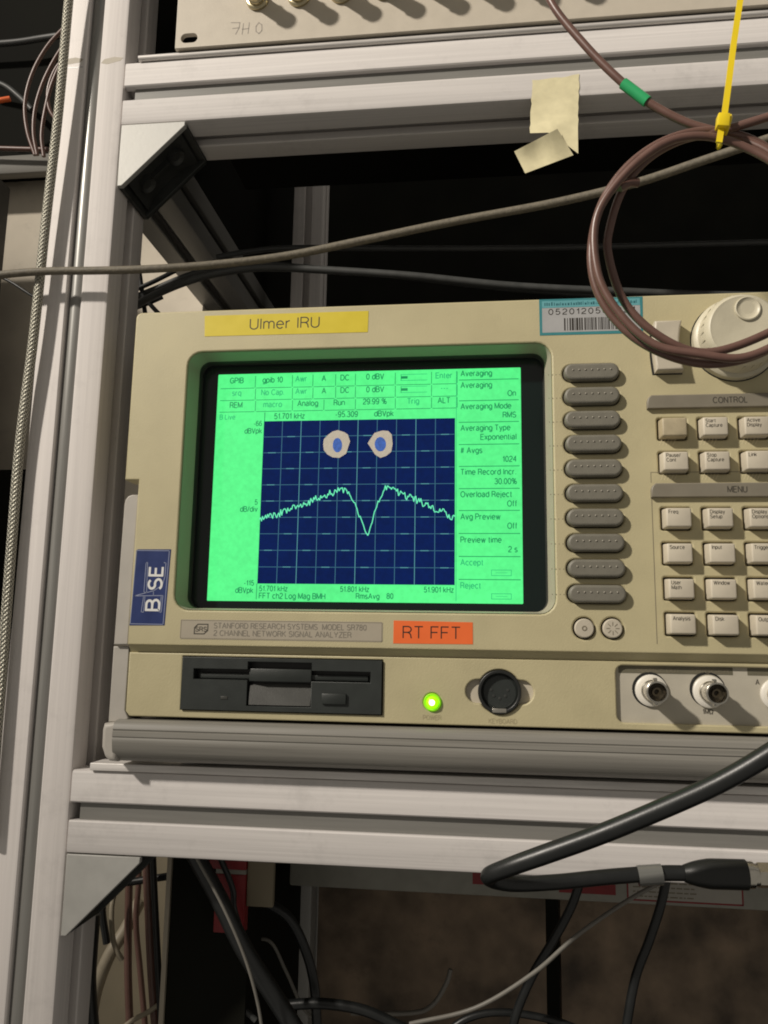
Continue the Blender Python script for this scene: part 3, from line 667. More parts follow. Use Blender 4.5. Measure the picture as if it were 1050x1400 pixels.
st_('-115', 347, 798, 'RIGHT', 3.6); st_('dBVpk', 346, 808, 'RIGHT', 3.8)
st_('51.701 kHz', 355, 805.5, 'LEFT', 3.7); st_('51.801 kHz', 485, 806.5, 'CENTER', 3.7); st_('51.901 kHz', 620, 807.5, 'RIGHT', 3.7)
st_('FFT ch2 Log Mag BMH', 354.5, 815.5, 'LEFT', 3.9); st_('RmsAvg', 487, 816, 'LEFT', 3.7); st_('80', 529, 816, 'LEFT', 3.7)
menu = [('Averaging', 512, None, None, 519), ('Averaging', 528, 'On', 538.5, 547.5), ('Averaging Mode', 557, 'RMS', 568, 577), ('Averaging Type', 586.5, 'Exponential', 598, 607.5),
        ('# Avgs', 617, '1024', 628.5, 637.5), ('Time Record Incr.', 646.5, '30.00%', 659, 668), ('Overload Reject', 677, 'Off', 689.5, 698), ('Avg Preview', 707.5, 'Off', 720, 729.5),
        ('Preview time', 739, '2 s', 752, 761), ('Accept', 770, None, None, 792.5), ('Reject', 801.5, None, None, None)]
mx0, mx1 = T(629, 650)[0], T(712, 650)[0]
for a, ya, b_, yb, yl in menu:
    f_ = tf if a in ('Accept', 'Reject') else tx
    x, z = T(630, ya); f_.text(a, mx0 + .4, z - 1.0, 4.0, yt, 'LEFT', bold=.03)
    if b_:
        z = T(705, yb)[1]; tx.text(b_, T(706, 650)[0], z - 1.0, 4.0, yt, 'RIGHT', bold=.03)
    if yl:
        z = T(670, yl)[1]; tx.rect(mx0 - .6, z - .2, mx1 - .6, z + .2, yt)
for ya, yb in ((779.5, 787), (812, 819)):
    x0, z0 = T(672, yb); x1, z1 = T(699, ya)
    tf.line([(x0, z0), (x1, z0), (x1, z1), (x0, z1), (x0, z0)], .3, yt); tf.rect(x0 + 2, (z0 + z1) / 2 - .1, x1 - 2, (z0 + z1) / 2 + .1, yt)
vx = [349.5, 400, 428, 459, 486, 540.5, 590, 625]
for (y0, y1, xs) in ((529.0, 512.5, vx), (545.5, 530.0, vx), (561.5, 547.0, [349.5, 400, 443, 486, 540.5, 590, 625])):
    prev = L0 + 1
    for x in xs:
        xx = T(x, (y0 + y1) / 2)[0]; za = T(x, y0 + (x - 430) * -.035)[1]; zb = T(x, y1 + (x - 430) * -.035)[1]
        zz = T(430, y0)[1]; zt = T(430, y1)[1]
        tx.rect(xx - .17, zz + .2, xx + .17, zt, yt); tx.rect(prev + .6, zz - .17, xx - .5, zz + .17, yt); prev = xx
xx = T(357, 570)[0]; tx.rect(G0 + .1, H1, G0 + .5, T(430, 563)[1], yt); tx.rect(G0 - .4, B0 + 1, G0 - .05, H0, yt)
xx = T(623, 700)[0]; tf.rect(G1 + .5, B0 + 1, G1 + .8, B1 - 1, yt)
for yy_ in (516.5, 533):
    x0, z0 = T(548, yy_ + 4); x1, z1 = T(584, yy_ - 5)
    tf.line([(x0, z0), (x1, z0)], .3, yt); tf.line([(x0, z1), (x1, z1)], .3, yt)
    tx.rect(x0, avg(z0, z1) - .7, x0 + 3.6, avg(z0, z1) + .7, yt); tx.rect(x0, z0, x0 + .3, z1, yt)
tx.build('lettering', m_scrtext, scr); tf.build('faint_lettering', m_scrfaint, scr)['kind'] = 'stuff'

# paper eyes stuck on the screen
def eye(poly, ec, er, label):
    Z = lambda p: S(280 + p[0] / 3.75, 490 + p[1] / 3.75, 15.2)
    t_ = thing('paper_eye', label, 'paper cutout', (*[Z(ec)[0]], 15.3, Z(ec)[1]), 'torn paper eyes on the screen')
    MB().curve([[Z(p) for p in poly]], 15.15, 15.4).build('paper', m_paper, t_)
    c = [Z((ec[0] + er[0] * math.cos(math.tau * k / 24), ec[1] + er[1] * math.sin(math.tau * k / 24))) for k in range(24)]
    MB().sheet(c, 15.12).build('pupil', m_blueink, t_)
eye([(607, 440), (610, 415), (628, 395), (655, 375), (682, 368), (715, 378), (733, 390), (745, 425), (735, 455), (725, 488), (690, 510), (655, 507), (628, 492), (610, 470)], (680, 445), (24, 37),
    'rounded torn paper eye with slim blue pupil, above the first hump of the trace')
eye([(835, 435), (852, 408), (870, 382), (910, 370), (940, 372), (958, 390), (963, 440), (955, 480), (930, 500), (900, 510), (872, 492), (852, 460)], (900, 440), (29, 37),
    'torn paper eye with a pointed corner and round blue pupil on the screen')

# soft keys
first = None
for k, z in enumerate(sk):
    if first is None:
        z0 = z
        first = MB().curve([rr(SKX0, z - 4.2, SKX1, z + 4.2, 4.19, 9)], -3.8, 5.0, 1.3, 3).build('soft_key', m_soft, A)
        bp = MB()
        for j in range(7):
            bp.rev([(0.5, -3.7), (0.42, -4.05), (0.22, -4.22), (0.0, -4.26)], SKX0 + 4.2 + j * 3.0, z + .7, 8)
        bp.build('grip_dots', mat('grip_dot_rubber', (0.26, 0.24, 0.195), .4, var=0), first)
    else: copy_of(first, random.uniform(-.12, .12), z - z0 + random.uniform(-.1, .1), A)
dots = MB()
for k, z in enumerate(sk):
    for j in range(4): dots.sheet(circ(206.0 + j * 1.8 , z - .3, .26, 8), -.04)
dots.build('guide_dots', m_print_soft, A)
# square keys
def key_mesh(x0, z0, x1, z1):
    bm = bmesh.new()
    v = []
    i_ = 0.75
    for (y, a) in ((5.0, 0), (-KH, i_)):
        v.append([bm.verts.new((x, y, z)) for x, z in ((x0 + a, z0 + a * .6), (x1 - a, z0 + a * .6), (x1 - a, z1 - a), (x0 + a, z1 - a))])
    bm.faces.new(v[1]); bm.faces.new(v[0][::-1])
    for i in range(4): bm.faces.new((v[0][i], v[0][(i + 1) % 4], v[1][(i + 1) % 4], v[1][i]))
    bmesh.ops.recalc_face_normals(bm, faces=bm.faces[:])
    bmesh.ops.bevel(bm, geom=[e for e in bm.edges if min(e.verts[0].co.y, e.verts[1].co.y) < 0], offset=.75, segments=3, profile=.5, affect='EDGES')
    return MB().bm(bm)
kroot = None
for x0, z0, x1, z1, txt, r_, c_ in keys:
    if kroot is None:
        kroot = key_mesh(x0, z0, x1, z1).build('key', m_keydirty, A); kroot['label'] = 'blank brownish worn key'
        kx, kz = x0, z0; pr = None; continue
    if pr is None:
        pr = key_mesh(x0, z0, x1, z1).build('key', m_key, A); ox, oz = x0, z0; o = pr; dy = 0
    else:
        o = pr.copy(); C.objects.link(o); o.parent = A; o.matrix_parent_inverse = pr.matrix_parent_inverse.copy()
        dy = random.uniform(-.25, .25)
        o.location = pr.location + Vector((0, dy / 1000, 0)) + Vector((x0 - ox + random.uniform(-.12, .12), 0, z0 - oz + random.uniform(-.12, .12))) / 1000
    if txt:
        lg = MB()
        for li, ltxt in enumerate(txt.split('\n')):
            lg.text(ltxt, x0 + 2.0, z1 - 3.3 - li * 2.25, 2.35, -KH + dy - .03, 'LEFT', bold=.015)
        lo = lg.build('legend', m_print_soft if r_ > 5 else m_print, None)
        bpy.context.view_layer.update(); lo.parent = o; lo.matrix_parent_inverse = o.matrix_world.inverted()
# relief hatches and engraved lines
h = MB()
for zc in (133.6, 116.6):
    for xl in key_x[:3]:
        for j in range(5):
            x = xl - 1.0 + j * 1.55; h.line([(x, zc - 1.4), (x + 1.3, zc + 1.4)], .28, -.05)
h.build('relief_hatching', m_emboss, A)
e = MB(); e.rect(253.0, 38, 253.35, 108, -.04); e.line([(253.2, 119), (253.2, 114)], .3, -.04); e.rect(253.2, 118.8, XR - 20, 119.1, -.04)
e.build('engraved_line', m_print_soft, A)
# heading bars
def heading(z0, z1, xa, txt, px):
    ol = [(xa, z0), (XR - 14, z0), (XR - 14, z1), (xa + 2.2, z1), (xa + .7, z1 - 1.2), (xa, z1 - 3)]
    b = MB().curve([ol], -2.6, 1, .6).build('heading_bar', m_head, A)
    MB().text(txt, px, (z0 + z1) / 2 - 1.25, 3.9, -2.65, 'LEFT', bold=.03, space=1.02).build('lettering', m_print, b)
heading(*[front(0, q, 2.6)[1] for q in (150.7, 157.4)], front(252.8, 0, 2.6)[0], 'CONTROL', S(975, 546, -2.6)[0])
heading(*[front(0, q, 2.6)[1] for q in (107.0, 113.8)], front(253.2, 0, 2.6)[0], 'MENU', S(995, 669, -2.6)[0])
# rocker key and big knob
xa, za = S(893, 439, -5); xb, zb = S(936, 506, -5)
pl = []
for k in range(9): u = k / 8; pl.append((xa + 1.0 * math.sin(math.pi * u) * -1.0 + .6, zb + (za - zb) * (1 - u)))
for k in range(9): u = k / 8; pl.append((xb - .3 - 1.6 * math.sin(math.pi * u), zb + (za - zb) * u))
rk = MB().curve([pl], -6.0, 0.5, 1.2, 3).build('entry_key', m_key, A)
MB().rect(xa + .8, (za + zb) / 2 - .25, xb - 2.4, (za + zb) / 2 + .1, -6.03).build('parting_line', m_print_soft, rk)
MB().curve([[(p[0] - (.9 if i < 9 else -.5), p[1] - .5) for i, p in enumerate(pl)]], -.12, 0.2).build('key_gap', m_black, A)
kc = (294.6, 183.6)
MB().curve([circ(*kc, 20.6, 48)], -.1, .2).build('knob_gap', m_black, A)
kn = MB().rev([(20.0, 0), (20.0, -4), (19.2, -5), (18.2, -5.5), (17.6, -14), (16.6, -16.2), (15.6, -16.9), (14.2, -16.6), (0.0, -16.3)], *kc, 64).build('knob', m_knob, A)
dc = (kc[0] + 1.6, kc[1] + 9.4)
MB().rev([(5.9, -16.2), (5.8, -17.3), (5.3, -17.5), (5.0, -17.2), (4.0, -16.0 - .6), (2.5, -16.45), (0, -16.4)], *dc, 32).build('finger_dimple', m_knob, kn)
gr = MB()
for k in range(28):
    a = math.tau * k / 28; gr.box(-.35, .35, -13.6, -6, -.25, .25)
    for i in range(len(gr.v) - 8, len(gr.v)):
        x, y, z = gr.v[i]; x, z = x, z + 17.75
        gr.v[i] = (kc[0] + x * math.cos(a) + z * math.sin(a), y, kc[1] - x * math.sin(a) + z * math.cos(a))
gr.build('grip_ridges', m_knob, kn)
# small round buttons
for i, (x, z) in enumerate(RB):
    b = MB().rev([(4.5, 4), (4.5, -.9), (4.0, -1.4), (0, -1.5)], x, z, 32).build('round_button', m_key, A)
    s = MB()
    if i == 0: s.curve([circ(x, z, 1.2, 20), circ(x, z, .7, 16)], -1.6, -1.45)
    else:
        for k in range(8):
            a = math.tau * k / 8; s.line([(x + 1.3 * math.cos(a), z + 1.3 * math.sin(a)), (x + 2.9 * math.cos(a), z + 2.9 * math.sin(a))], .32, -1.55)
    s.build('symbol', m_print_soft, b)

# name plate
np_ = MB().curve([rr(24.2, 36.8, 125.4, 46.4, .8)], -.12, .1).build('name_plate', m_plate, A)
np_b = MB().line([(24.6, 37.2), (125.0, 37.2), (125.0, 46.0), (24.6, 46.0), (24.6, 37.2)], .22, -.16)
np_b.build('border', m_print_soft, np_)
lt = MB()
lt.text('STANFORD RESEARCH SYSTEMS  MODEL SR780', 41.6, 42.35, 3.6, -.18, 'LEFT', width=75.8)
lt.text('2 CHANNEL NETWORK SIGNAL ANALYZER', 41.6, 38.75, 3.6, -.18, 'LEFT', width=68.5)
lt.build('lettering', mat('grey_print', (0.20, 0.18, 0.145), .5, var=0), np_)
lg = MB().curve([[(31.3, 39.2), (36.6, 39.2), (38.6, 41.0), (38.6, 44.4), (33.2, 44.4), (31.3, 42.6)], [(31.8, 39.7), (36.4, 39.7), (38.1, 41.2), (38.1, 43.9), (33.4, 43.9), (31.8, 42.4)][::-1]], -.2, -.1)
lg.text('SRS', 32.2, 40.7, 3.0, -.18, 'LEFT', width=5.6, bold=.05); lg.build('emblem', m_print, np_)

# floppy drive
fx0, fx1, fz0, fz1 = fd0.x + .4, fd1.x - .4, fd0.z + .9, 28.1
W_, H_ = fx1 - fx0, fz1 - fz0
def D(u, v): return (fx0 + W_ * u, fz0 + H_ * v)       # u, v on the drive's face
slot = [D(.055, .60), D(.335, .60), D(.335, .78), D(.335, .90), D(.655, .90), D(.655, .78), D(.945, .78), D(.945, .60), D(.655, .60), D(.655, .42 ), D(.655, .10), D(.335, .10), D(.335, .42), D(.335, .60)]
slot = [D(.06, .58), D(.335, .58), D(.335, .10), D(.655, .10), D(.655, .58), D(.945, .58), D(.945, .78), D(.655, .78), D(.655, .93), D(.335, .93), D(.335, .78), D(.06, .78)]
fdv = MB().curve([[D(0, 0), D(1, 0), D(1, 1), D(0, 1)], slot], 2.6, 9, .25).build('floppy_drive', m_drive, A)
MB().rect(*D(.03, .05), *D(.97, .97), 8.8).build('slot_floor', m_black, fdv)
MB().box(D(.08, 0)[0], D(.93, 0)[0], 5.4, 8.7, D(0, .60)[1], D(0, .70)[1], .3).build('slot_flap', m_drive, fdv)
MB().box(D(.34, 0)[0], D(.652, 0)[0], 3.8, 8.7, D(0, .56)[1], D(0, .80)[1], .3).build('shutter', m_drive, fdv)
sc_ = MB(); a0, a1 = D(.345, .12), D(.65, .52)
sc_.add([(a0[0], 3.2, a0[1]), (a1[0], 3.2, a0[1]), (a1[0], 7.5, a1[1]), (a0[0] + 3.5, 7.5, a1[1]), (a0[0], 4.0, a1[1] - 1)], [(0, 1, 2, 3, 4)]).build('thumb_scoop', m_drive2, fdv)
MB().box(D(.71, 0)[0], D(.83, 0)[0], 1.2, 5, D(0, .17)[1], D(0, .37)[1], .5).build('eject_button', m_drive, fdv)
MB().box(D(.205, 0)[0], D(.24, 0)[0], 2.35, 3, D(0, .21)[1], D(0, .27)[1], .1).build('activity_light', m_drive2, fdv)

# power light, keyboard socket
lm = mat('lit_green_lens', (0.2, 0.5, 0.02), .25, var=0, emis=(0.25, 1.0, 0.0), estr=1.6)
lc = mat('lit_lens_core', (0.9, 0.9, 0.5), .25, var=0, emis=(1.0, 1.0, 0.45), estr=4.0)
lo = MB().rev([(4.2, 4.5), (4.2, 3.2), (3.7, 2.6), (3.0, 3.0), (3.0, 4.6)], *led, 28).build('power_light', mat('lens_ring', (0.25, 0.42, 0.03), .3, var=0, emis=(0.22, 0.75, 0.0), estr=.5), A)
MB().rev([(3.0, 4.2), (2.9, 2.8), (2.3, 1.6), (1.35, .95)], *led, 24).build('lens', lm, lo)
MB().rev([(1.35, .92), (.8, .70), (0, .62)], *led, 20).build('lens_core', lc, lo)
tt = MB(); tt.text('POWER', led[0], S(591, 984, 4)[1], 2.9, 3.92, 'CENTER', bold=.0); tt.text('KEYBOARD', din[0] + 1.4, S(683, 989, 4)[1], 2.9, 3.92, 'CENTER')
tt.build('relief_lettering', mat('relief_print', (0.36, 0.31, 0.19), .5, var=0), A)
dn = MB().curve([circ(*din, 10.2, 40), circ(*din, 8.6, 36)], 2.6, 9, .4).build('keyboard_socket', m_black, A)
MB().rev([(9, 5.5), (7.6, 5.0), (7.4, 5.6), (0, 5.6)], *din, 36).build('core', m_drive, dn)
pn = MB()
for k in range(5):
    a = math.radians(180 + k * 45); pn.rev([(.75, 5.6), (.75, 5.3), (0, 5.2)], din[0] + 3.9 * math.cos(a), din[1] + 3.9 * math.sin(a) + .8, 10)
pn.build('pin_hole', m_brkdark, dn)
MB().box(din[0] - 3.6, din[0] + 3.2, 2.4, 5, din[1] - 9.6, din[1] - 7.4, .5).build('shell_tab', m_nick, dn)
MB().curve([rr(din[0] - 17, din[1] - 7, din[0] + 17, din[1] + 7, 6), circ(*din, 9.9, 36)], 6.4, 7.5).build('finger_notch', m_key, A)

# connector strip
cp = MB().curve([rr(CPX0 - .5, CPZ0 + 1.5, CPX1 + .5, CPZ1, 3.5)], 6.2, 8).build('connector_plate', m_connpanel, A)
bx = [S(890, 944, 6), S(969, 944, 6)]
bd = MB(); xe = S(1003, 940, 6)[0]
z1 = CPZ1 - .8; z0 = z1 - 3.4
bd.rect(CPX0 + 1.6, z0, xe, z1, 6.1); bd.rect(S(1022, 920, 6)[0], z0, CPX1 - 2, z1, 6.1); bd.build('heading_band', m_connband, cp)
lt = MB(); lt.text('SOURCE OUT', S(900, 915, 6)[0], z0 + .7, 2.8, 6.02, 'CENTER', width=19); lt.text('TRIGGER', S(970, 915, 6)[0], z0 + .7, 2.8, 6.02, 'CENTER', width=17); lt.build('band_lettering', m_print_soft, cp)
lt = MB(); lt.text('1M\u03a9', S(968, 976, 6)[0], S(968, 976, 6)[1], 3.0, 6.1, 'CENTER'); lt.text('A', S(1036, 937, 6)[0], S(1036, 936, 6)[1], 3.2, 6.1, 'CENTER')
for k in range(13): lt.sheet(circ(S(1016, 0, 6)[0] - .3, z0 - 1.5 - k * 1.45, .24, 8), 6.1)
lt.build('lettering', m_print, cp)
b0 = bnc('coax_socket', *bx[0], 6.2, A, m_whitepl, m_nick, 14.5, 7.3)
copy_of(b0, bx[1][0] - bx[0][0], 0, A); copy_of(b0, S(1062, 950, 6)[0] - bx[0][0], -0.6, A)
for q in (bx[0], bx[1]):
    MB().curve([circ(q[0] - .5, q[1] + .4, 8.0, 36), circ(q[0] , q[1], 7.3, 36)], 6.05, 6.3).build('socket_gap', m_black, cp)

# carrying handle
hd = thing('carrying_handle', 'grey folded carrying handle wrapping below the front of the beige analyzer', 'handle', (-8, 0, -20))
hd_parent = A
bpy.data.objects.remove(hd)
arm = MB().curve([[(-10.8, 33.5), (-3.3, 33.5), (-3.0, 110), (-6.5, 110), (-8.6, 109.2), (-9.9, 107.4), (-10.3, 105)]], 2.0, 26, .6).build('handle_arm', m_hgrey, A)
MB().curve([[(-12.0, -4.5), (-12.0, 32.6), (-3.8, 32.6), (-3.8, 1.5), (-1.6, -2.6), (-4.5, -4.5)]], 4.5, 26, .5).build('handle_elbow', m_hgrey, A)
cap = MB().curve([[(-12.0, -4.8), (-12.6, -8), (-12.4, -16), (-10.5, -20.5), (-8, -22.6), (-4.0, -22.8), (-3.6, -4.0)]], -1.0, 24, 2.2, 3).build('handle_end', m_hgrey, A)
sec = [(24, -2.9), (2.0, -2.9), (-.9, -3.8), (-2.1, -5.4), (-2.5, -7.2), (-2.2, -7.5), (-2.2, -8.0), (-2.7, -8.3), (-2.8, -10.6), (-2.4, -10.9), (-2.4, -11.4), (-2.7, -11.8), (-2.3, -14.3), (-1.6, -17.5), (0.2, -20.4), (3.0, -22.6), (24, -22.9)]
MB().extrude(sec, -6.2, XR - 2, lambda u, v, q: (q, u, v)).build('handle_bar', m_hrub, A, ang=50)

# stickers
x0, z0 = 28.6, 193.7; x1, z1 = 115.2, 205.4
s = MB().curve([[(x0, z0 + .3), (x1, z0), (x1 + .2, z1 - .2), (x0 - .6, z1)]], -.14, .1).build('sticker', m_yellow, A); s['label'] = 'yellow label tape reading Ulmer IRU'
MB().text('Ulmer IRU', S(389, 443, 0)[0], 197.2, 8.0, -.17, 'CENTER', width=36.6, wt=.105).build('lettering', m_ink, s)
s = MB().curve([[(130.6, 36.3), (168.6, 36.5), (168.5, 46.8), (130.7, 47.2)]], -.14, .1).build('sticker', m_orange, A); s['label'] = 'orange label tape reading RT FFT'
MB().text('RT FFT', S(590, 861, 0)[0], 38.9, 7.9, -.17, 'CENTER', width=27.2, wt=.105).build('lettering', m_ink, s)
s = MB().curve([[(202, 189.2), (252, 189.0), (252.4, 208.0), (201.9, 208.2)]], -.12, .1).build('sticker', m_teal, A); s['label'] = 'teal bordered barcode inventory label'
MB().rect(203.3, 190.6, 251.0, 203.6, -.14).build('label_face', m_foil, s)
MB().rect(203.3, 204.4, 251.0, 207.2, -.14).rect(203.3, 203.5, 251, 204.4, -.14).build('label_band', mat('pale_teal', (0.11, 0.33, 0.36), .5, var=.05), s)
bt = MB()
x = 204.5
while x < 249.5:
    wd = random.uniform(.25, .9); hh = random.uniform(.9, 1.9); bt.rect(x, 205.0 - .3, x + wd, 205.0 + hh - .2, -.16); x += wd + random.uniform(.25, .7)
bt.build('band_marks', m_tealdk, s)
nt_ = MB(); nt_.text('0520120502234', 206.6, 200.0, 4.0, -.17, 'LEFT', width=42.2, space=1.2)
x = 214.0
while x < 243:
    wd = random.choice((.35, .35, .7, 1.0)); nt_.rect(x, 191.4, x + wd, 197.9, -.17); x += wd + random.choice((.4, .4, .8))
nt_.build('barcode', m_ink, s)
# navy sticker with upright lettering (read from below)
cr4 = [S(188, 751, 0), S(234, 751, 0), S(225, 855, 0), S(177, 855, 0)]
cx_, cz_ = avg(*[c[0] for c in cr4]), avg(*[c[1] for c in cr4])
s = MB().curve([cr4], -.14, .1).build('sticker', m_navy, A); s['label'] = 'navy blue sticker reading BASE turned on its side'
def NB(px, py): return S(170 + px / 10.775, 740 + py / 10.775, 0)
bl = MB(); rot90 = math.radians(90 - .6)
for ch, px, py, wd in (('B', 510, 1015, 4.9), ('S', 545, 700, 4.6), ('E', 560, 505, 4.2)):
    q = NB(px, py); bl.text(ch, q[0], q[1], 9.6, -.18, 'LEFT', width=wd * 1.02, rot=rot90, wt=.17)
bl.build('lettering', m_white, s)
ot = MB()
ot.line([NB(*p) for p in ((180, 135), (665, 140), (572, 1225), (88, 1215), (180, 135))], .32, -.17)
ot.line([NB(*p) for p in ((345, 310), (322, 320), (290, 745), (330, 760), (345, 310))], .3, -.17)
ot.line([NB(*p) for p in ((585, 315), (615, 320), (600, 520), (560, 650), (430, 730), (150, 805), (570, 800), (545, 1045), (520, 1045), (545, 815))], .35, -.17)
ot.line([NB(*p) for p in ((285, 815), (250, 1040), (285, 1045), (305, 815))], .3, -.17)
ot.line([NB(*p) for p in ((430, 740), (430, 800))], .3, -.17)
ot.build('outline_print', m_silver, s)

# ------------------------------------------------------------------ cables and hanging things
def cable(name, pts, r, m, label, cat='cable', group=None, n=14, sub=8, build=True, flat=1.0):
    """pts = (x, y of the photograph, depth in mm)"""
    mb = MB().tube([PM(*p) for p in pts], r, n, sub, flat=flat)
    o = mb.build(name, m); tag(o, label, cat, group); return o
cable('braided_cable', [(104, -90, 1), (95, -10, 2.5), (80, 153, 4.5), (63, 300, 5.5), (46, 460, 6.5), (28, 600, 7.5), (17, 730, 8), (7, 860, 8), (-4, 1000, 8), (-16, 1150, 8)], 2.6, m_braid,
      'silver braided shield cable hanging down in front of the aluminium post', n=20, sub=10)
cable('sleeved_cable', [(-60, 386, -2), (0, 376, 0), (60, 371, 1), (130, 370, 1), (200, 368, 2), (290, 362, 6), (390, 350, 10), (500, 328, 10), (620, 303, 8), (760, 277, 2), (870, 250, -6), (960, 220, -14), (1050, 190, -24), (1130, 165, -26), (1450, 60, 4)], 2.15, m_rope,
      'grey cloth sleeved cable stretched across the post and over the analyzer', n=14)
cable('thin_wire', [(-10, 376, 60), (12, 384, 60), (45, 405, 60), (70, 420, 62)], 0.9, m_blkcable, 'short thin black wire in front of the pale wall beside the post')
# brown coax coil, one continuous cable
import cmath
coil = [(740, -60, -85), (752, 0, -86), (800, 62, -88), (850, 112, -90), (888, 141, -91), (940, 168, -93), (1000, 186, -96), (1060, 214, -101), (1120, 280, -103), (1132, 350, -103), (1110, 430, -103),
        (1050, 478, -102), (985, 497, -100), (925, 490, -97), (865, 460, -95), (822, 410, -94), (808, 350, -94), (822, 280, -95), (862, 224, -97), (920, 188, -98), (985, 180, -98), (1050, 204, -97), (1108, 270, -96), (1118, 350, -95), (1090, 425, -94),
        (1040, 460, -93), (965, 482, -91), (905, 462, -90), (855, 415, -89), (832, 350, -90), (834, 310, -91), (852, 258, -93), (885, 218, -95), (930, 192, -96), (990, 178, -99), (1050, 160, -103), (1120, 140, -107)]
CO = thing('coax_coil', 'coiled brown coax cable with green sleeve hanging over the big round knob', 'cable coil', tuple(PM(950, 495, -97)))
MB().tube([PM(*p) for p in coil], 1.62, 14, 9).build('jacket', m_coax, CO)
extra = [(840, 470, -98), (870, 470, -98)]
MB().tube([PM(*p) for p in [(1120, 300, -107), (1124, 380, -107), (1085, 452, -107), (1020, 488, -105), (955, 484, -103), (893, 470, -100), (845, 426, -98), (817, 372, -97), (815, 300, -97), (850, 243, -99), (905, 198, -101), (960, 186, -102), (1020, 202, -102), (1080, 240, -105), (1120, 300, -107)]], 1.55, 14, 9).build('jacket', m_coax, CO)
MB().tube([PM(852, 114, -90.2), PM(868, 126, -90.6), PM(885, 139, -91)], 2.2, 16, 4).build('green_sleeve', m_green, CO)
pf = PM(852, 244, -99)
MB().tube([PM(846, 258, -95), PM(860, 250, -94), PM(872, 250, -93)], 1.85, 12, 4).build('tape_wrap', m_coax, CO)
# cable tie
tie = thing('cable_tie', 'bright yellow cable tie holding up the brown cable coil', 'cable tie', tuple(PM(988, 170, -99)))
def ribbon(pts, wd, th):
    mb = MB(); vs = []
    pts = [PM(*p) for p in pts]
    for i, p in enumerate(pts):
        tn = (pts[min(i + 1, len(pts) - 1)] - pts[max(i - 1, 0)]).normalized(); sd = tn.cross(Vector((0, 1, 0))).normalized() * wd / 2; nn = Vector((0, th / 2, 0))
        vs += [p - sd - nn, p + sd - nn, p + sd + nn, p - sd + nn]
    fs = [(4 * i + k, 4 * i + (k + 1) % 4, 4 * i + 4 + (k + 1) % 4, 4 * i + 4 + k) for i in range(len(pts) - 1) for k in range(4)] + [(0, 1, 2, 3), tuple(len(vs) - 4 + k for k in (3, 2, 1, 0))]
    return mb.add(vs, fs)
ribbon([(1020, -80, -101), (1012, 0, -102), (1003, 60, -103), (996, 115, -104), (990, 160, -105), (986, 176, -105), (983, 195, -106)], 2.15, 0.9).build('strap', m_tie, tie)
h = MB().box(-2.2, 2.2, -2.0, 2.0, -2.7, 2.7, .5)
c = PM(988, 167, -105.5)
h.v = [(c.x + x * .98 + z * .14, c.y + y, c.z + z * .98 - x * .14) for x, y, z in h.v]
h.build('lock_head', m_tie, tie)
lp = []
for k in range(17):
    a = math.tau * k / 16; cc = PM(990, 181, -99); lp.append(Vector((cc.x + 1.0 * math.sin(a), cc.y + 6.6 * math.cos(a), cc.z + 3.6 * math.sin(a))))
MB().tube(lp, .8, 8, 3, flat=1.8).build('loop', m_tie, tie)
# masking tape
mt = thing('masking_tape', 'torn strip of pale masking tape hanging from the upper beam with a folded end', 'tape', tuple(PM(758, 108, 11)))
nx_, ny_ = 8, 14
tl, tr_, bl_, br_ = (728, 109), (792, 103), (724, 186), (790, 180)
vs = []
for j in range(ny_ + 1):
    v = j / ny_
    for i in range(nx_ + 1):
        u = i / nx_
        px = (tl[0] * (1 - u) + tr_[0] * u) * (1 - v) + (bl_[0] * (1 - u) + br_[0] * u) * v
        py = (tl[1] * (1 - u) + tr_[1] * u) * (1 - v) + (bl_[1] * (1 - u) + br_[1] * u) * v
        if j == 0: py += random.uniform(-1.8, 1.8) - (3.0 if i > 6 else 0)
        if j == ny_: py += 30 * max(0, u - .45) / .55 - 4 * (1 - u)
        px += (random.uniform(-.7, .7) if i in (0, nx_) else 0)
        d = 11.7 - .25 * math.sin(v * 23 + u * 3) * v - 9 * max(0, v - .45) ** 1.5 - .35 * math.sin(u * 7 + v * 5) * v
        vs.append(PM(px, py, d))
fs = [(j * (nx_ + 1) + i, j * (nx_ + 1) + i + 1, (j + 1) * (nx_ + 1) + i + 1, (j + 1) * (nx_ + 1) + i) for j in range(ny_) for i in range(nx_)]
MB().add(vs, fs).build('strip', m_mask, mt)
q = [(703, 207), (762, 176), (784, 212), (718, 237)]
vs = []
for j in range(9):
    v = j / 8
    for i in range(13):
        u = i / 12
        px = (q[0][0] * (1 - u) + q[1][0] * u) * (1 - v) + (q[3][0] * (1 - u) + q[2][0] * u) * v
        py = (q[0][1] * (1 - u) + q[1][1] * u) * (1 - v) + (q[3][1] * (1 - u) + q[2][1] * u) * v
        d = 6.5 - 9 * (1 - u) ** 1.3 - 3.2 * math.sin(u * math.pi) + 1.2 * math.sin(v * math.pi) - .5 * math.sin(u * 9 + v * 2)
        vs.append(PM(px, py, d))
MB().add(vs, [(j * 13 + i, j * 13 + i + 1, (j + 1) * 13 + i + 1, (j + 1) * 13 + i) for j in range(8) for i in range(12)]).build('folded_end', m_mask, mt)
for o in [x for x in bpy.data.objects if x.parent == mt]:
    o.data.polygons.foreach_set('use_smooth', [True] * len(o.data.polygons))

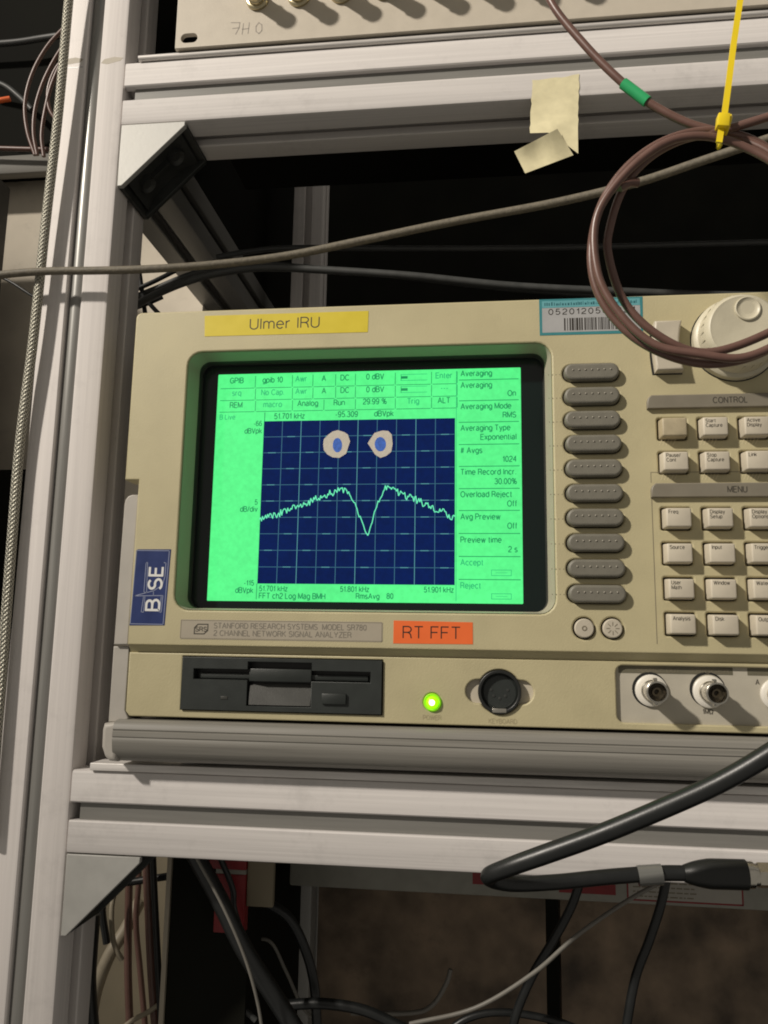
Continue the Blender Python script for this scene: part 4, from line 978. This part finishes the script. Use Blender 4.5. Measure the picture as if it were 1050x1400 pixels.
# black cables above the analyzer
G = 'black cables between post and analyzer'
cable('black_cable', [(175, 426, 80), (200, 409, 78), (250, 387, 74), (300, 373, 72), (360, 366, 72), (440, 369, 74), (560, 377, 76), (700, 391, 80), (860, 399, 84), (1000, 404, 88), (1400, 410, 100)], 2.4, m_dustcable, 'thick black cable arching just above the beige top edge')
cable('black_cable', [(175, 410, 95), (215, 394, 95), (265, 374, 98), (330, 360, 100), (420, 366, 104), (540, 377, 108), (680, 393, 112), (820, 404, 116)], 2.0, m_dustcable, 'black cable running just above and behind the arching one')
cable('black_cable', [(296, 352, 120), (340, 344, 122), (400, 339, 125), (560, 340, 128), (750, 339, 128), (950, 334, 128), (1100, 330, 128), (1500, 320, 128)], 2.0, m_dustcable, 'level black cable across the dark opening, deepest of the black cables')
for i, (a, b, lab) in enumerate((((176, 424), (222, 406), 'lowest slanting black lead in the gap beside the post'), ((176, 400), (240, 370), 'topmost slanting black lead in the gap beside the post'),
                                 ((194, 402), (220, 432), 'short black lead dropping steeply towards the analyzer corner'), ((184, 322), (200, 440), 'upright black lead in front of the wall in the gap beside the post'))):
    cable('black_lead', [(a[0], a[1], 90), ((a[0] + b[0]) / 2, (a[1] + b[1]) / 2 + 1, 92), (b[0], b[1], 96)], 1.5, m_blkcable, lab, group=G)

# thick black cable with connector at the lower edge
cable('power_cable', [(1560, 640, -90), (1300, 850, -80), (1130, 978, -70), (1050, 1032, -66), (980, 1072, -62), (900, 1108, -58), (820, 1141, -54), (745, 1168, -50), (695, 1186, -46), (668, 1199, -40), (700, 1208, -34), (760, 1206, -30), (830, 1199, -28), (900, 1194, -26), (945, 1194, -26)],
      lambda u: 3.75 - 0.65 * min(1, max(0, u - .5) * 4), m_blkcable, 'thick black cable doubled back sharply under the lower beam', n=18)
pg = thing('cable_connector', 'silver coax plug with black rubber boot at the end of the doubled black cable', 'connector', tuple(PM(980, 1196, -26)))
pa, pb, pc, pd = PM(935, 1194, -26), PM(985, 1195, -26), PM(1024, 1196, -26), PM(1100, 1198, -26)
MB().tube([pa, pa.lerp(pb, .35), pb, pb.lerp(pc, .9)], lambda u: 3.4 + 2.5 * min(1, u * 1.9), 24, 6).build('boot', m_black, pg)
MB().tube([pc - Vector((1.5, 0, 0)), pc + Vector((1.5, 0, 0))], 5.2, 24, 2).tube([pc + Vector((1.5, 0, 0)), pc.lerp(pd, .15)], 4.4, 24, 2).tube([pc.lerp(pd, .15), pd], 5.0, 6, 2).build('plug_body', m_nick, pg)
MB().tube([PM(872, 1197.5, -26.4), PM(905, 1195.5, -26.4)], 4.15, 20, 2).build('clear_sleeve', m_clear, pg)

# ------------------------------------------------------------------ dim things behind and below
t = thing('power_strip', 'long pale strip with red stickers and printed label, mounted behind under the lower beam', 'strip', tuple(PM(760, 1225, 120)))
a = PM(395, 1208, 120); b_ = PM(1060, 1244, 120)
zt, zb_ = PM(860, 1140, 120).z, PM(860, 1236, 120).z
MB().box(a.x, b_.x + 90, 120, 165, zb_, zt, 1.5).build('body', m_stripbody, t)
def on(px0, py0, px1, py1, y): p, q = PM(px0, py0, y), PM(px1, py1, y); return (p.x, q.z, q.x, p.z)
MB().rect(*on(646, 1180, 672, 1210, 119.9), 119.9).build('red_sticker', m_red, t)
rs = MB().rect(*on(764, 1206, 842, 1224, 119.9), 119.9).build('red_sticker', m_red, t)
lb = MB(); x0, z0, x1, z1 = on(857, 1180, 1016, 1238, 119.8)
lb.rect(x0, z0, x1, z1, 119.86); lb.build('label_face', mat('off_white_label', (0.34, 0.32, 0.28), .5, var=.04), t)
MB().line([(x0, z1), (x0, z0), (x1, z0), (x1, z1)], .9, 119.8).build('label_border', m_red, t)
lm_ = MB()
for k in range(7):
    z = z1 - 3.0 - k * 2.5
    x = x0 + 3
    while x < x1 - 28:
        wd = random.uniform(1.0, 4.5); lm_.rect(x, z, x + wd, z + .7, 119.8); x += wd + .8
lm_.build('small_print', m_print_soft, t)

bd = MB().box(PM(405, 1190, 230).x, PM(745, 1190, 230).x, 230, 245, -420, -60).build('brown_board', m_brown); tag(bd, 'dark rusty brown board standing behind, below the lower beam', 'board')
bd = MB().box(PM(765, 1190, 250).x, PM(1150, 1190, 250).x, 250, 265, -420, -60).build('dark_board', m_brown); tag(bd, 'dark brown board behind the pair of thin black cables', 'board')
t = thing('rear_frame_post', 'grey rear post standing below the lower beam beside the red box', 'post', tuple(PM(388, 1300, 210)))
post_z(-420, -50, PM(388, 1300, 210).x, 225).build('profile', m_aly_shade, t)
q = PM(230, 1300, 70)
bd = MB().box(q.x, PM(338, 1300, 70).x, 70, 330, -420, -75).build('black_cabinet', m_dark); tag(bd, 'black equipment cabinet under the lower beam', 'cabinet')
bd = MB().box(q.x - 2.6, q.x - .1, 68, 330, -420, -72).build('metal_strip', m_plate); tag(bd, 'narrow pale metal strip along the edge of the black cabinet', 'strip')
bd = MB().box(PM(120, 1300, 180).x, PM(223, 1300, 180).x, 180, 200, -420, -60).build('tan_board', m_board); tag(bd, 'tan board behind the hanging cables beside the post', 'board')
t = thing('red_box', 'red box with a small pale tag behind the lower beam', 'box', tuple(PM(310, 1270, 68)))
e0, e1 = PM(291, 1275, 60), PM(337, 1172, 60)
MB().box(e0.x, e1.x, 60, 68, e0.z, PM(310, 1195, 60).z, .6).build('body', m_red, t)
MB().box(e0.x - 4, e1.x, 60, 68, PM(310, 1189, 60).z, e1.z + 8, .6).build('lid', m_red, t)
MB().box(e0.x, e1.x, 60.4, 67, PM(310, 1195, 60).z, PM(310, 1189, 60).z).build('seam', m_stripbody, t)
bd = MB().box(PM(338, 1200, 62).x, PM(374, 1200, 62).x, 62, 66, PM(350, 1240, 62).z, -50, .5).build('pale_tag', m_board); tag(bd, 'pale hanging tag beside the red box with a scrawled loop', 'tag')

H2 = 'cables hanging behind the lower corner bracket'
cable('brown_cable', [(178, 1150, 120), (176, 1230, 120), (175, 1320, 120), (178, 1420, 120)], 2.3, m_coax, 'single brown cable hanging before the tan board', group=H2)
cable('brown_cable', [(199, 1150, 100), (203, 1230, 100), (207, 1320, 100), (214, 1420, 100)], 2.6, m_coax, 'brown cable hanging closest to the pale metal strip', group=H2)
cable('black_cable', [(208, 1150, 96), (211, 1220, 96), (216, 1320, 96), (222, 1420, 96)], 2.0, m_blkcable, 'black cable hanging alongside the brown ones by the metal strip', group=H2)
cable('cream_wire', [(168, 1190, 110), (160, 1210, 105), (153, 1240, 100), (154, 1280, 98), (160, 1300, 98), (167, 1312, 100)], 1.5, m_cream, 'short curved cream wire behind the lower corner bracket')
cable('cream_hose', [(192, 1230, 140), (172, 1270, 135), (150, 1305, 130), (134, 1345, 130), (126, 1380, 130), (120, 1430, 130)], 4.0, m_cream, 'thick cream hose sloping down behind the hanging brown cables')
cable('black_hose', [(128, 1250, 90), (124, 1300, 90), (122, 1350, 90), (128, 1430, 90)], 4.0, m_blkcable, 'black hose hanging beside the post below the bracket')
cable('brown_cable', [(188, 1150, 130), (190, 1200, 130), (186, 1260, 132), (192, 1330, 134), (200, 1420, 134)], 1.8, m_coax, 'slim brown cable hanging between the two thicker brown ones', group=H2)
cable('black_cable', [(146, 1290, 105), (140, 1240, 105), (152, 1212, 106), (185, 1205, 108), (230, 1198, 110)], 2.2, m_blkcable, 'black cable bending round behind the lower corner bracket', group=H2)
cable('cream_wire', [(150, 1420, 96), (180, 1396, 96), (202, 1384, 97), (222, 1370, 98)], 1.4, m_cream, 'short cream wire slanting up at the foot of the hanging cables')
cable('black_cable', [(300, 1170, 50), (318, 1215, 52), (322, 1250, 54), (352, 1330, 56), (400, 1420, 58)], 1.6, m_blkcable, 'slim black cable running down over the red box')
cable('black_cable', [(350, 1395, 74), (300, 1350, 74), (268, 1290, 73), (262, 1230, 73), (276, 1180, 73)], 1.6, m_dustcable, 'dusty dark cable bowed in front of the black cabinet')
cable('grey_wire', [(340, 1300, 100), (352, 1285, 100), (372, 1290, 100), (392, 1330, 102), (420, 1385, 104), (470, 1420, 106)], 1.0, m_greywire, 'thin grey wire drooping beside the grey rear post')
cable('black_cable', [(600, 1420, 90), (640, 1392, 92), (690, 1384, 94), (760, 1396, 96), (820, 1420, 98)], 2.0, m_blkcable, 'low black cable humped at the bottom before the brown board')
cable('black_bundle', [(262, 1160, 40), (300, 1230, 42), (335, 1300, 42), (380, 1370, 45), (430, 1450, 45)], 4.6, m_blkcable, 'thick black cable sloping down across the black cabinet')
cable('grey_wire', [(268, 1172, 30), (305, 1240, 30), (335, 1310, 30), (352, 1370, 30), (360, 1420, 30)], 0.8, m_greywire, 'thin grey wire sloping down in front of the black cabinet')
cable('black_cable', [(360, 1232, 90), (395, 1255, 92), (418, 1300, 95), (430, 1350, 95), (434, 1420, 95)], 2.8, m_blkcable, 'black cable curving down beside the grey rear post')
cable('black_cable', [(380, 1375, 80), (440, 1372, 80), (500, 1382, 80), (560, 1410, 80)], 2.8, m_blkcable, 'black cable lying level at the bottom before the brown board')
cable('thin_black_cable', [(800, 1180, 70), (783, 1235, 72), (757, 1285, 75), (730, 1330, 78), (708, 1380, 80), (695, 1430, 82)], 2.4, m_blkcable, 'thin black cable hanging down below the red sticker')
cable('thin_black_cable', [(915, 1180, 70), (904, 1235, 70), (888, 1285, 72), (868, 1340, 74), (852, 1430, 76)], 2.4, m_blkcable, 'thin black cable hanging down below the clear sleeve')
cable('pale_wire', [(560, 1400, 60), (650, 1378, 60), (730, 1330, 55), (790, 1278, 50), (860, 1230, 60), (925, 1195, 60)], 1.1, m_greywire, 'pale thin wire sagging behind the two hanging black cables')
cable('orange_pipe', [(480, 1385, 150), (560, 1385, 150), (590, 1375, 148), (610, 1345, 146), (616, 1325, 146)], 1.4, m_greywire, 'short grey wire curling up in front of the brown board')

# upper left background
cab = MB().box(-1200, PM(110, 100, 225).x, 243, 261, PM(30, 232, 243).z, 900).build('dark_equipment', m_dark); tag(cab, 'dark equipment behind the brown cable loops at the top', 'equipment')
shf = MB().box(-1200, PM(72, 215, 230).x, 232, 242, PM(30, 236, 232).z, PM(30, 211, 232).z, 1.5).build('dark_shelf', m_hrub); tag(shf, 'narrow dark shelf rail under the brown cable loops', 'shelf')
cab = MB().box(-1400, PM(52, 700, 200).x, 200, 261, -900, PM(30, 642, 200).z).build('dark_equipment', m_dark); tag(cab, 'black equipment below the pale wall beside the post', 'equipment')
zs = PM(30, 470, 262).z + .93 * 122
cab = MB().box(-1400, PM(-14, 560, 199).x, 140, 199, -900, zs, 2).build('added_shadow_box', m_case); tag(cab, 'added dark box out of view, shading the lower part of the pale wall', 'cabinet')  # unseen box added to cast shade on the lower wall
LG = 'brown cable loops behind the post'
for pts_, lab in (([(104, 22), (86, 40), (66, 62), (49, 90), (38, 120), (34, 150), (38, 182), (48, 212)], 'outermost brown cable loop behind the braided cable'),
                  ([(104, 44), (86, 64), (70, 90), (57, 118), (48, 150), (46, 182), (51, 212)], 'second brown cable loop from the outside behind the braided cable'),
                  ([(100, 60), (84, 86), (70, 118), (61, 155), (57, 186), (60, 214)], 'third brown cable loop, close behind the braided cable'),
                  ([(96, 74), (78, 92), (67, 118), (66, 142), (74, 160), (92, 172)], 'innermost short brown cable loop mostly hidden by the braided cable')):
    cable('cable_loop', [(x, y, 200 + i) for i, (x, y) in enumerate(pts_)], 1.7, m_coax, lab, group=LG)
cable('grey_hose', [(-40, 62, 228), (20, 58, 228), (60, 52, 228), (100, 46, 226)], 3, m_dustcable, 'dusty grey hose crossing the dark equipment near the top')
cable('grey_hose', [(-30, 108, 226), (4, 116, 226), (26, 132, 226), (44, 150, 226)], 2.6, m_dustcable, 'dusty grey hose ending beside the orange wire')
cable('orange_wire', [(-40, 142, 210), (-5, 138, 210), (14, 135, 212)], 2.4, m_orange, 'short piece of orange wire before the dark equipment')
cable('thin_cable', [(-30, 202, 222), (40, 204, 222), (95, 205, 222)], 2.2, m_coax, 'level brown cable lying on the dark shelf rail')
